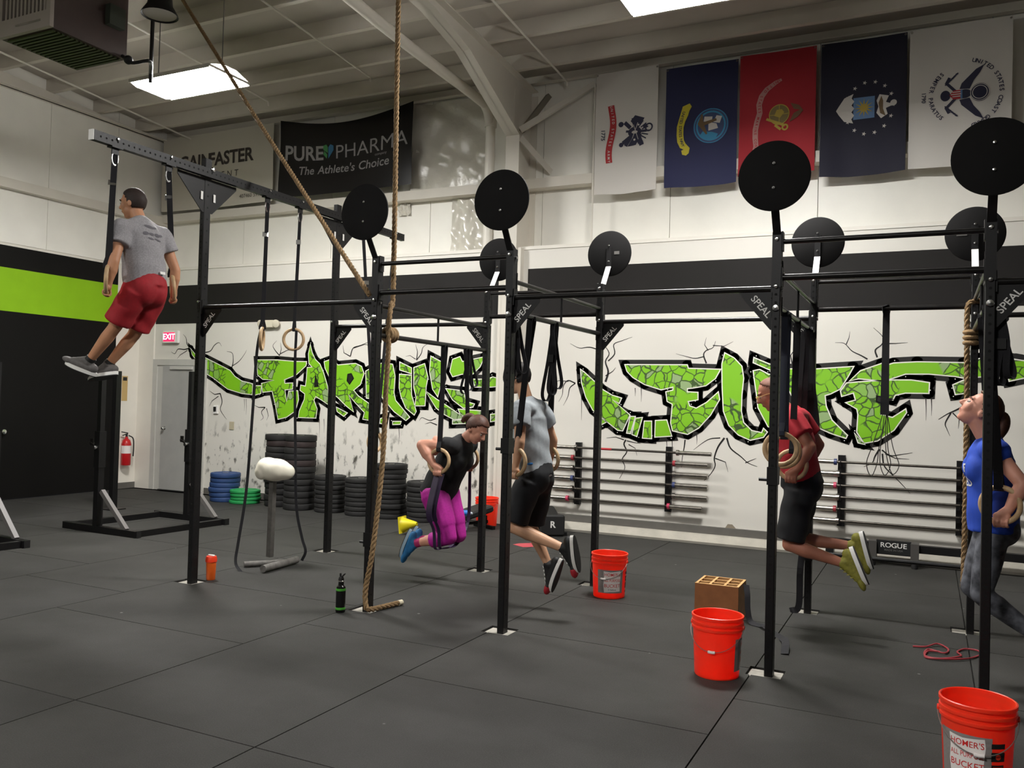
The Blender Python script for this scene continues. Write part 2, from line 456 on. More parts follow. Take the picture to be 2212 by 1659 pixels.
# floor slab and rubber mats
floor = tag(MB().box(XL-.1, XR, YF, YU+.1, -.16, -.02).build('floor', m_slab), kind='structure')
xs = [-11.30, -9.44, -8.10, -6.26, -5.02, -3.17, -1.93, -0.10, 1.14, 2.98, 4.2, 6.03, 7.25, 8.2]
posts_xy = [(px, py) for px in (-4.876, -3.022, -1.854, 0, 1.168, 3.022) for py in (0, 1.854)]
def mat_tile(x0, x1, y0, y1, k):
    g = .004
    x0 += g; x1 -= g; y0 += g; y1 -= g
    # cut-outs where a rig foot plate is let into the floor
    rects = [(x0, x1, y0, y1)]
    for px, py in posts_xy:
        hx0, hx1, hy0, hy1 = px-.13, px+.085, py-.085, py+.10
        new = []
        for a0, a1, b0, b1 in rects:
            if hx1 <= a0 or hx0 >= a1 or hy1 <= b0 or hy0 >= b1: new.append((a0, a1, b0, b1)); continue
            if hx0 > a0: new.append((a0, hx0, b0, b1))
            if hx1 < a1: new.append((hx1, a1, b0, b1))
            c0, c1 = max(a0, hx0), min(a1, hx1)
            if hy0 > b0: new.append((c0, c1, b0, hy0))
            if hy1 < b1: new.append((c0, c1, hy1, b1))
        rects = new
    m = MB()
    for r in rects: m.box(r[0], r[1], r[2], r[3], -.02, random.uniform(-.0015, 0)*0)
    m.build('mat', M_FLOOR[k % 3], floor)
k = 0
for i in range(len(xs)-1):
    wide = xs[i+1]-xs[i] > 1.5
    step = 1.235 if wide else 1.84
    y = -2.42-step*6
    while y < 4.72:
        y1 = min(y+step, 4.72)
        if y1 > -9 and y1-y > .05: mat_tile(xs[i], xs[i+1], y, y1, k); k += 1
        y += step
# back wall: painted boards below, recessed insulated metal wall above
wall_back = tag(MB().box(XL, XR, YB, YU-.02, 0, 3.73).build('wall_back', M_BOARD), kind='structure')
xx = XL
while xx < XR:
    w = 1.83
    MB().box(xx+.004, min(xx+w, XR)-.004, YU, YU+.06, 3.7, roof_z(YU)+.02).build('panel', m_upper, wall_back); xx += w
def wallstripe(x0, x1, z0, z1, m, name='painted_stripe', y=YB): MB().box(x0, x1, y-.002, y, z0, z1).build(name, m, wall_back)
wallstripe(XL+.01, -4.42, 2.80, 3.44, m_stripe)
wallstripe(-4.03, XR, 2.80, 3.44, m_stripe)
MB().box(XL, XR, YB-.012, YB, 3.70, 3.745).build('ledge', m_white, wall_back)
tag(MB().box(-3.78, XR, YB-.05, YB, .105, .20).build('baseboard_back', m_base), kind='structure')
cb = MB()
cb.prism([(4.90, 0), (4.73, 0), (4.72, .03), (4.775, .105), (4.90, .115)], (-3.8, 0, 0), Y3, Z3, 12.0)
tag(cb.build('trim_1', m_curb), kind='structure')
tag(MB().box(-9.78, -3.8, YB-.012, YB, 0, .10).build('baseboard_left_bay', m_base), kind='structure')
# girts
g1 = MB().box(XL, XR, YU-.2, YU, 4.60, 4.61).box(XL, XR, YU-.2, YU-.19, 4.61, 4.72).box(XL, XR, YU-.2, YU, 4.72, 4.735)
tag(g1.build('trim_2', m_steel), kind='structure')
# left wall
wall_left = tag(MB().box(XL-.1, XL, YF, YU, 0, 7.7).build('wall_left', m_white), kind='structure')
YE = 4.40
MB().box(XL, XL+.003, YF, YE, 0, 2.775).build('painted_panel', m_blackpaint, wall_left)
MB().box(XL, XL+.003, YF, YE, 2.775, 3.415).build('painted_stripe', m_greenpaint, wall_left)
MB().box(XL, XL+.003, YF, YE, 3.415, 3.74).build('painted_panel', m_blackpaint, wall_left)
yy = YF
while yy < YU:
    MB().box(XL, XL+.012, yy+.004, min(yy+1.22, YU)-.004, 3.78, 6.95).build('panel', m_upper, wall_left); yy += 1.22
tag(MB().box(XL, XL+.14, YF, YU, 4.56, 4.57).box(XL+.13, XL+.14, YF, YU, 4.57, 4.69).box(XL, XL+.14, YF, YU, 4.69, 4.70).build('trim_3', m_steel), kind='structure')
tag(MB().box(XL, XL+.012, YE, YB, 0, .10).build('baseboard_left', m_base), kind='structure')
wall_right = tag(MB().box(XR, XR+.1, YF, YU, 0, 7.7).build('wall_right', m_upper), kind='structure')
MB().box(XR-.003, XR, YF, YU, 0, 3.74).build('painted_panel', m_blackpaint, wall_right)  # unseen dark lower panel, added to cut light bouncing off this wall
wall_front = tag(MB().box(XL-.1, XR+.1, YF-.1, YF, 0, 7.8).build('wall_front', m_upper), kind='structure')
MB().box(XL, XR, YF, YF+.003, 0, 3.74).build('painted_panel', m_blackpaint, wall_front)  # dark panel added out of view to keep bounced light down
# ceiling with purlins
ceiling = MB()
ceiling.prism([(YF-.1, roof_z(YF-.1)), (YU+.1, roof_z(YU+.1)), (YU+.1, roof_z(YU+.1)+.1), (YF-.1, roof_z(YF-.1)+.1)], (XL-.1, 0, 0), Y3, Z3, XR-XL+.2)
ceiling = tag(ceiling.build('ceiling', m_ceil), kind='structure')
y = 4.62
while y > YF:
    z = roof_z(y)
    p = MB().box(XL, XR, y-.004, y+.004, z-.20, z).box(XL, XR, y, y+.07, z-.205, z-.197)  # front board darker than the other boards
    p.build('purlin', m_purlin, ceiling); y -= .82
ev = MB().box(XL, XR, YU-.06, YU-.05, 6.10, roof_z(YU)).box(XL, XR, YU-.14, YU-.05, 6.09, 6.10)
tag(ev.build('trim_4', m_steel), kind='structure')
# end-wall rafter along the left wall
er = MB().box(XL, XL+.20, YF, YU, 6.03, 6.045)
er.prism([(YF, 6.045), (YU, 6.045), (YU, roof_z(YU)-.2), (YF, roof_z(YF)-.2)], (XL+.09, 0, 0), Y3, Z3, .012)
tag(er.build('trim_5', m_steel), kind='structure')
# rigid frame: boxed column and tapering rafter
def rigid_frame(xc, full=True):
    c = empty('steel_frame', (xc, 4.78, 0), kind='structure')
    m = MB().box(xc-.10, xc+.10, 4.78, 4.795, 0, 5.25).box(xc-.008, xc+.008, 4.795, YU, 0, 5.9).box(xc-.10, xc+.10, YU-.015, YU, 3.75, 5.95)
    m.box(xc-.16, xc+.16, YB-.10, YB, 0, 3.72)
    m.build('column', m_steel, c)
    path = [(4.79, 5.24), (3.37, 5.86), (2.56, 6.02), (-1.0, 6.22), (YF, roof_z(YF)-.45)]
    r = MB()
    for (y0, z0), (y1, z1) in zip(path[:-1], path[1:]):
        r.prism([(y1, z1), (y0, z0), (y0, z0+.014), (y1, z1+.014)], (xc-.10, 0, 0), Y3, Z3, .20)
        r.prism([(y1, z1), (y0, z0), (y0, roof_z(y0)-.2), (y1, roof_z(y1)-.2)], (xc-.006, 0, 0), Y3, Z3, .012)
    r.prism([(4.79, 5.24), (YU, 5.4), (YU, roof_z(YU)-.2), (4.79, roof_z(4.79)-.2)], (xc-.006, 0, 0), Y3, Z3, .012)
    r.prism([(YF, roof_z(YF)-.215), (YU, roof_z(YU)-.215), (YU, roof_z(YU)-.20), (YF, roof_z(YF)-.2)], (xc-.10, 0, 0), Y3, Z3, .20)
    r.build('rafter', m_steel, c)
    return c
fr = rigid_frame(-4.26)
MB().beam((-4.18, 4.85, 5.33), (-3.25, 5.2, 5.95), .07, .07).build('knee_brace', m_steel, fr)
MB().beam((-4.18, 4.9, 5.33), (-3.95, 5.25, 5.9), .07, .07).build('knee_brace', m_girt, fr)
MB().beam((-4.16, 4.82, 5.22), (-3.92, 5.33, 4.85), .012, .09).build('knee_brace', m_steel, fr)
fr2 = rigid_frame(3.4)
# rods and pipes
def rod(x, y0, y1, dz, name, r, label, m=m_steel):
    p = MB().tube([(x, y0, roof_z(y0)-dz), (x, y1, roof_z(y1)-dz)], r, 8)
    p.tube([(x, y1, roof_z(y1)-dz), (x, y1+.02, roof_z(y1)-dz-.06)], r*1.2, 8)
    return tag(p.build(name, m, None, (x, y1, 0)), label, 'conduit', 'roof conduits')
rod(-10.6, -3, 5.2, .235, 'ceiling_conduit', .014, 'thin white ceiling conduit running beside the left wall')
rod(-8.15, -3, 4.3, .235, 'ceiling_conduit', .012, 'thin white ceiling conduit ending in a hook beside the hanging lamp')
rod(-6.15, -3, 4.1, .235, 'ceiling_conduit', .012, 'thin white ceiling conduit between the lit lamp and the vertical climbing rope')
rod(-3.62, -3, 5.1, .235, 'ceiling_conduit', .014, 'thin white ceiling conduit right of the steel rafter')
vc = MB().tube([(-3.22, YU-.22, roof_z(YU)-.3), (-3.22, YU-.22, 3.75)], .014, 8)
tag(vc.build('wall_conduit', m_steel, None, (-3.22, YU-.22, 3.75)), 'thin white vertical conduit on the upper wall left of the flags', 'conduit')
dp = empty('drain_pipe', (-4.68, 5.0, 3.75), 'white drain pipe with elbow running down beside the steel column', 'pipe')
MB().tube(spline([(-4.68, -3, 6.3), (-4.68, 1.67, 5.84), (-4.68, 4.4, 5.73), (-4.68, 4.78, 5.68), (-4.68, 4.9, 5.5)], 6), .065, 14).build('sloping_pipe', m_steel, dp)
MB().tube([(-4.68, 4.93, 5.62), (-4.68, 4.93, 3.75)], .068, 14).build('downpipe', m_white, dp)
for zz in (5.5,): MB().lathe([(.068,-.05),(.085,-.05),(.085,.05),(.068,.05)], (-4.68, 4.93, zz), n=14).build('coupling', m_white, dp)

# ================================================================== LAMPS
m_lens = mat('lamp_lens', 'FFFFFF', .5, emit='FFFFFF', estr=LAMP_POWER)
m_lens.node_tree.nodes['Principled BSDF'].inputs['Emission Color'].default_value = (*LAMP_COLOR, 1)
m_housing = mat('lamp_housing', 'D9D6CE', .45)
def ceiling_lamp(label):
    r = empty('ceiling_lamp', (0, 0, 0), label, 'lamp', 'fluorescent high-bay lamps')
    h = MB().prism([(-.31, -.012), (-.31, .03), (-.10, .10), (.10, .10), (.31, .03), (.31, -.012), (.302, -.012), (.302, .024), (.10, .09), (-.10, .09), (-.302, .024), (-.302, -.012)], (-.62, 0, 0), Y3, Z3, 1.24)
    for sx in (-.62, .612): h.box(sx, sx+.008, -.31, .31, .0, .03)
    h.build('housing', m_housing, r)
    MB().prism([(-.295, .01), (-.295, -.005), (-.22, -.032), (.22, -.032), (.295, -.005), (.295, .01)], (-.605, 0, 0), Y3, Z3, 1.21).build('lens', m_lens, r)
    for sx in (-.5, .5): MB().tube([(sx, 0, .11), (sx, 0, 1.15)], .006, 6).build('hanger', m_grey, r)
    return r
lamp0 = ceiling_lamp('glowing rectangular ceiling lamp hanging near the slanting rope')
LX = (-6.84, -1.0, 4.84); LYS = (1.58, -6.6)  # second row is unseen, added to light the room from behind the viewer
nm = {(0,0): None, (1,0): 'glowing rectangular ceiling lamp at the top edge above the military flags'}
for i, lx in enumerate(LX):
    for j, ly in enumerate(LYS):
        if i == 2: continue
        l = lamp0 if (i, j) == (0, 0) else copy_tree(lamp0)
        place(l, (lx, ly, 5.2))
        if nm.get((i, j)): l['label'] = nm[(i, j)]
        elif (i, j) != (0, 0): l['label'] = 'added unseen rectangular lamp behind the viewer, %s of its row' % ('left', 'middle', 'right')[i]
# unlit dome lamp
dl = empty('dome_lamp', (-5.66, .37, 5.35), 'unlit dark dome lamp hanging beside the heater', 'lamp')
dl_c = atz(345, 34, 5.35)
WORG[dl.name] = dl_c; dl.location = dl_c
MB().lathe([(.02, .42), (.05, .40), (.06, .30), (.10, .28), (.12, .10), (.17, .02), (.175, 0), (.165, .005), (.11, .1), (.02, .12)], dl_c, n=24).build('shade', m_rig, dl)
MB().lathe([(.0, .012), (.155, .010), (.16, .014), (0, .018)], dl_c, n=24).build('diffuser', mat('dull_diffuser', '9A9284', .5), dl)
MB().tube([dl_c+A(0,0,.4), dl_c+A(0,0,1.3)], .008, 6).build('hanger', m_black, dl)
# unit heater
m_heat = mat('heater_brown', '4A3A36', .55, var=.08, vscale=5)
ht = empty('unit_heater', (-6.87, .04, 5.0), 'brown unit heater box with pale front grille hanging top left', 'heater')
MB().box(-7.24, -6.50, -.36, .45, 5.0, 5.95).build('casing', m_heat, ht)
MB().box(-7.25, -6.49, -.40, -.36, 5.0, 5.16).box(-6.55, -6.49, -.40, -.36, 5.16, 5.95).box(-7.25, -7.19, -.40, -.36, 5.16, 5.95).build('grille_frame', mat('heater_cream', 'B9AFA6', .5), ht)
for q in range(11):
    xg = -7.16+q*.056; MB().box(xg, xg+.028, -.39, -.37, 5.16, 5.36).build('fin', mat('heater_cream', 'B9AFA6', .5), ht)
for q in range(6):
    MB().hexa((-6.87, -.385, 5.42+q*.09), X3*.64, A(0,.05,-.03), A(0,.004,.006)).build('louvre', mat('heater_cream', 'B9AFA6', .5), ht)
MB().box(-6.98, -6.62, -.405, -.40, 5.065, 5.085).build('badge', m_chrome, ht)
mgr = mat('heater_underside', '3E4A1E', .6)
for q in range(16): MB().box(-7.2, -6.54, -.33+q*.048, -.305+q*.048, 4.985, 5.0).build('underside_fin', mgr, ht)
MB().box(-6.49, -6.42, .18, .36, 5.25, 5.45).build('valve_box', mat('valve_green', '3C4238', .6), ht)
for sx in (-7.15, -6.6): MB().tube([(sx, .0, 5.95), (sx, .0, roof_z(0)-.2)], .01, 6).build('hanger', m_grey, ht)
gp = MB()
p0 = aty(325, 178, .80)
hv = A(-6.50, .40, 5.02)
gp.tube(spline([hv+A(.0,0,.0), hv+A(.12,.02,-.08), hv+A(.28, .1, -.06), A(p0[0], p0[1], p0[2]+.10), A(p0[0], p0[1], p0[2]+.16)], 6), .018, 8)
gp.tube([(p0[0], p0[1], p0[2]), (p0[0], p0[1], roof_z(p0[1])-.2)], .02, 10)
gp.sphere(hv+A(.08, .01, -.05), .045)
tag(gp.build('gas_pipe', m_black, None, (p0[0], p0[1], p0[2])), 'black gas pipe dropping beside the unit heater', 'pipe')

# ================================================================== RIG
XP = [-4.876, -3.022, -1.854, 0.0, 1.168, 3.022]
YR = [0.0, 1.854]
rig = empty('pull_up_rig', (-1.85, .93, 0), 'black steel pull-up rig bolted to the floor with round ball targets', 'rig')
def discs(pts, nrm_, r, n=8):
    m = MB(); nn = nrm(nrm_)
    for p in pts:
        a, u, d = frame_of(nn); p = np.asarray(p, float)
        m.add([p+(a*math.cos(2*math.pi*k/n)+u*math.sin(2*math.pi*k/n))*r for k in range(n)], [tuple(range(n))])
    return m
for i, px in enumerate(XP):
    for j, py in enumerate(YR):
        tall = i == 0
        H = 3.70 if tall else 2.743
        u = MB()
        w, d = .0255, .038
        b = .004
        pr = [(-w+b,-d),(w-b,-d),(w,-d+b),(w,d-b),(w-b,d),(-w+b,d),(-w,d-b),(-w,-d+b)]
        u.prism(pr, (px, py, -.012), X3, Y3, H+.012)
        up = u.build('upright', m_rig, rig)
        pts = [(px, py-d-.0006, z) for z in np.arange(.12, H-.05, .0508)]
        hm = discs(pts, (0,-1,0), .0085)
        hm.v = hm.v; h2 = discs([(px+w+.0006, py, z) for z in np.arange(.12, H-.05, .1016)], (1,0,0), .0085)
        hm.add(h2.v, h2.f)
        ho = hm.build('hole_row', m_hole, up); ho['kind'] = 'stuff'
        MB().box(px-.12, px+.075, py-.075, py+.09, -.02, -.012).build('foot_plate', mat('foot_plate', 'A8A39A', .6, metal=.2, var=.2, vscale=20), rig)
        if not tall:
            # ball target
            sy = -1 if j == 0 else 1
            ty = py+sy*.20
            arm_m = m_rig if j == 0 else m_whitearm
            p1 = A(px, py+sy*(d+.004), 2.73); p2 = A(px, ty-sy*.02, 2.93)
            tg = MB().lathe([(0, -.009), (.205, -.009), (.214, -.005), (.214, .005), (.205, .009), (0, .009)], (px, ty, 3.056), axis=(0, sy, 0), n=56).build('target', m_target, rig)
            a = MB().hexa((p1+p2)/2, X3*.048, nrm(np.cross(X3, p2-p1))*.008, p2-p1)
            a.build('arm', arm_m, tg)
            MB().hexa(A(px, ty-sy*.014, 3.02), X3*.048, Y3*.008, Z3*.20).build('arm_plate', m_rig, tg)
            MB().box(px-.028, px+.028, py+sy*(d+.001)-.004, py+sy*(d+.001)+.004, 2.40, 2.745).build('bracket', m_rig, tg)
            for dz in (.075, -.075):
                MB().lathe([(0,.012),(.009,.010),(.011,.0),(.011,-.002)], (px, ty+sy*.009, 3.056+dz), axis=(0,sy,0), n=10).build('bolt', m_chrome, tg)
                MB().lathe([(0,.012),(.009,.010),(.011,.0),(.011,-.002)], (px, ty-sy*.018, 3.056+dz), axis=(0,-sy,0), n=10).build('bolt', m_chrome, tg)
            if j == 1 and i in (2, 4):
                MB().box(px+(.05 if i == 2 else -.13), px+(.10 if i == 2 else -.055), ty-sy*.0105-.0005, ty-sy*.0105+.0005, 3.045, 3.075).build('sticker', m_grey, tg)
            for z in (2.70, 2.405):
                MB().lathe([(0,.014),(.009,.013),(.013,.008),(.013,0)], (px, py-d-.004, z), axis=(0,-1,0), n=10).build('bolt', m_chrome, up)
                MB().lathe([(0,.012),(.010,.012),(.010,0)], (px+w, py, z-.02), axis=(1,0,0), n=8).build('bolt', m_chrome, up)
        if j == 0 and not tall: 
            MB().lathe([(0,.016),(.018,.014),(.022,.006),(.022,0)], (px, py-d, 2.27), axis=(0,-1,0), n=14).build('bolt', m_chrome, up)
        if tall:
            for z in (3.62, 3.30, 2.44): MB().lathe([(0,.014),(.009,.013),(.013,.008),(.013,0)], (px-.0, py-d, z), axis=(0,-1,0), n=10).build('bolt', m_chrome, up)
def bar(p0, p1, r=.0165): 
    p0 = A(*p0); p1 = A(*p1); t = nrm(p1-p0)
    b = MB().tube([p0+t*.03, p1-t*.03], r, 14)
    o = b.build('pull_up_bar', m_bar, rig)
    for p, s in ((p0, 1), (p1, -1)): MB().beam(p+t*s*.026, p+t*s*.034, .06, .12).build('flange', m_rig, o)
    return o
for i in range(5):
    x0, x1 = XP[i], XP[i+1]
    for y in YR:
        if i in (1, 3):
            bar((x0, y, 2.69), (x1, y, 2.69)); bar((x0, y, 2.465), (x1, y, 2.465), .021)
        else: bar((x0, y, 2.395), (x1, y, 2.395), .020)
for i in range(1, 6):
    zz = (2.365, 2.135) if i == 1 else (2.515, 2.285)
    for q, z in enumerate(zz): bar((XP[i], 0, z), (XP[i], 1.854, z), .0165 if q == 0 else .020)
    MB().tube([(XP[i], .93, zz[1]), (XP[i], .93, zz[0])], .010, 8).build('spacer', m_rig, rig)
# gussets with lettering
def gusset(px, py, sx, z, s=.20, h=.24, front=True):
    g = MB().prism([(0, 0), (sx*s, 0), (sx*s, -.02), (sx*.012, -h), (0, -h)], (px+sx*.0255, py+.004, z-.018), X3, Z3, .008)
    o = g.build('gusset', m_rig, rig)
    f = Flat(); ang = math.atan2(h-.02, s-.012)
    f.text('SPEAL', 0, 0, .062, .012, spacing=1.0)
    c, k = math.cos(ang), math.sin(ang)
    mx, mz = sx*(.5*s-.012), -.5*h+.005
    mid = A(px+sx*.0255+mx-sx*.018, py-.0055, z-.018+mz+.022)
    if sx > 0: dx, dz = A(c, 0, k), A(-k, 0, c)
    else: dx, dz = A(c, 0, -k), A(k, 0, c)
    f.build('lettering', m_whitearm, lambda p, q: mid+dx*p+dz*q, o)
for i in (0, 2, 4):
    for y in YR:
        gusset(XP[i], y, 1, 2.395); gusset(XP[i+1], y, -1, 2.395)
# overhead beam on the tall uprights
bm_ = MB()
bpr = [(-.0255,-.038),(.0255,-.038),(.0255,.038),(-.0255,.038)]
XB = XP[0]+.052
bm_ = MB().box(XB-.0255, XB+.0255, -1.19, 3.03, 3.527, 3.603)
beam = bm_.build('overhead_beam', m_rig, rig)
bh = discs([(XB+.0261, y, 3.565) for y in np.arange(-1.13, 3.0, .0508)], (1,0,0), .0085).build('hole_row', m_hole, beam); bh['kind'] = 'stuff'
for y in (-1.193, 3.033): MB().box(XB-.027, XB+.027, y-.003, y+.003, 3.525, 3.605).build('end_cap', m_whitearm if y < 0 else m_rig, beam)
for py in YR:
    for s in (-1, 1):
        g = MB().prism([(0, 0), (s*.30, 0), (s*.30, -.03), (s*.02, -.30), (0, -.30)], (XB-.03, py+s*.038, 3.525), Y3, Z3, -.008)
        go = g.build('gusset', m_rig, rig)
        MB().box(XB-.022, XB-.021, py+s*.06, py+s*.085, 3.33, 3.40).build('slot', m_whitearm, go)
    MB().lathe([(0,.016),(.018,.014),(.024,.006),(.024,0)], (XB+.0255, py, 3.60), axis=(1,0,0), n=12).build('bolt', m_chrome, beam)
for yb in (-.98, -.46, .72, 1.19, 2.25, 2.86):
    MB().box(XB-.03, XB+.03, yb-.05, yb+.05, 3.516, 3.527).box(XB-.006, XB+.006, yb-.03, yb+.03, 3.47, 3.516).build('hanger_bracket', m_rig, beam)
    MB().lathe([(0,.014),(.009,.013),(.012,.008),(.012,0)], (XB+.0255, yb, 3.585), axis=(1,0,0), n=10).build('bolt', m_chrome, beam)
# pegs and cups on the uprights
for (px, py, z, dx) in ((0, 0, 1.20, -1), (-1.854, 0, 1.30, -1), (-3.022, 0, .52, -1), (0, 1.854, .45, 1)):
    pg = MB().tube([(px+dx*.0255, py-.01, z), (px+dx*.085, py-.01, z)], .011, 10).box(px-.032, px+.032, py-.045, py+.045, z-.03, z+.08)
    pg.build('safety_peg', m_rig, rig)
MB().tube([(0, 1.854, .48), (1.168, 1.854, .48)], .016, 10).build('low_bar', m_rig, rig)

# ================================================================== ROPES
def rope_obj(name, pts, label, r=.019, end=None, extra=None, cat='rope'):
    root = empty(name, pts[-1], label, cat)
    path = [np.asarray(p, float) for p in pts]
    # resample
    L = [0]
    for a, b in zip(path[:-1], path[1:]): L.append(L[-1]+np.linalg.norm(b-a))
    N = max(8, int(L[-1]/.018)); P = []
    for i in range(N+1):
        t = L[-1]*i/N; k = min(np.searchsorted(L, t, 'right')-1, len(path)-2)
        f = (t-L[k])/max(1e-9, L[k+1]-L[k]); P.append(path[k]*(1-f)+path[k+1]*f)
    a = None; Fr = []
    for i in range(N+1):
        t = nrm(P[min(i+1, N)]-P[max(i-1, 0)])
        if a is None: a = frame_of(t)[0]
        a = nrm(a-t*(a@t)); Fr.append((a, np.cross(t, a)))
    m = MB()
    for sct in range(3):
        pts3 = []
        for i in range(N+1):
            th = 2*math.pi*(sct/3+L[-1]*i/N/.13); pts3.append(P[i]+(Fr[i][0]*math.cos(th)+Fr[i][1]*math.sin(th))*r*.5)
        m.tube(pts3, r*.58, 6)
    m.build('strands', m_rope, root)
    if end is not None:
        t = nrm(P[-1]-P[-4]); MB().tube([P[-1]-t*.035, P[-1]+t*.006], r*1.06, 12).build('taped_end', m_ropeend, root)
    return root
pA = [A(-3.05, .2, roof_z(.2)-.21), A(-3.045, .2, 4.8), A(-3.012, .2, 2.6), A(-3.0, .16, 2.40), A(-2.985, .12, 2.28), A(-3.0, .13, 2.16), A(-2.985, .12, 2.05), A(-2.97, .08, 1.7),
      aty(826, 1000, .03), aty(806, 1180, -.07), aty(790, 1270, -.09), aty(790, 1300, -.1)+A(0, 0, -.01), A(-2.955, -.09, .028), A(-2.925, .06, .022), A(-2.885, .26, .022)]
ra = rope_obj('climbing_rope', spline(pA, 6), 'thick tan climbing rope hanging vertically, its end curled on the floor', .021, end=1)
kn = MB()
for k2 in range(3):
    kn.torus((-3.022+.0, .15+.035*k2, 2.15), X3, Z3, .045, .02, 20, 8)
kn.build('knot', m_rope, ra)
anchor = atz(395, 0, 6.3)
rope_obj('climbing_rope', [anchor+(anchor-A(-3.06, -.02, 2.44))*.02, A(-4.6, .62, 3.84)*.0+(anchor*.5+A(-3.06, -.05, 2.44)*.5)+A(0, 0, -.02), A(-3.06, -.05, 2.44)], 'thick tan climbing rope slanting from the ceiling to the rig post', .021)
rC = rope_obj('climbing_rope', spline([A(1.20, 1.80, 2.50), A(1.14, 1.78, 2.49), A(1.115, 1.77, 2.44), A(1.115, 1.76, 2.2), A(1.12, 1.75, 1.6), A(1.12, 1.75, .9), A(1.115, 1.75, .35)], 6), 'thick tan climbing rope hanging behind the woman in blue', .021)
kn = MB()
for k2 in range(3): kn.torus((1.14, 1.77, 2.18+.04*k2), X3, Y3, .04, .018, 20, 8)
kn.build('knot', m_rope, rC)

# ================================================================== RINGS, STRAPS
RR, RT = .1015, .0155
def ring(grip, axis, top, label, group='gymnastic rings', strap_m=None, tail=None, wdir=None, name='gymnastic_ring', buckle=True, sw=.038, bar=True):
    """grip: lowest point of the ring's core; axis: horizontal direction in the ring plane; top: where the strap goes over the bar"""
    grip = np.asarray(grip, float); top = np.asarray(top, float); axis = nrm(axis)
    upv = nrm(top-grip)
    axis = nrm(axis-upv*(axis@upv))
    c = grip+upv*RR
    root = empty(name, c, label, 'gym ring', group)
    MB().torus(c, axis, upv, RR, RT, 48, 12).build('ring', m_wood, root)
    nn = np.cross(axis, upv)
    t0 = c+upv*RR
    w = axis if wdir is None else np.asarray(wdir, float)
    sm = strap_m or m_strap
    s = MB()
    off = nn*(RT+.003); tk = off*1.2 if bar else off*.2; mid = (t0*.35+top*.65)
    s.ribbon([t0+off-upv*.012, t0+off*1.05+upv*.015, t0+off*.3+upv*.07, mid+off*.16, top+tk-upv*.03, top+tk], w, sw)
    s.ribbon([t0-off-upv*.012, t0-off*1.05+upv*.015, t0-off*.3+upv*.07, mid-off*.16, top-tk-upv*.03, top-tk], w, sw)
    s.ribbon([t0+off-upv*.012, t0-upv*(RT+.006), t0-off-upv*.012], w, sw)
    if bar: s.ribbon([top+tk, top+upv*.024+off*.6, top+upv*.026, top+upv*.024-off*.6, top-tk], w, sw)
    so = s.build('strap', sm, root)
    if tail is not None:
        MB().ribbon(spline(tail, 8), w, sw*.9).build('strap_tail', sm, root)
    if buckle:
        bpt = top*.75+t0*.25
        MB().hexa(bpt+off*(1.5 if bar else .45), nrm(w)*.045, nrm(np.cross(nn, w))*.045, nn*.012).build('buckle', m_chrome, root)
    return root
ZB = 3.47
def carab(root, p):
    m = MB().torus(np.asarray(p), Y3, Z3, .028, .006, 16, 6)
    m.v = [(q[0], q[1], p[2]+(q[2]-p[2])*1.9) for q in m.v]
    m.build('carabiner', m_chrome, root)

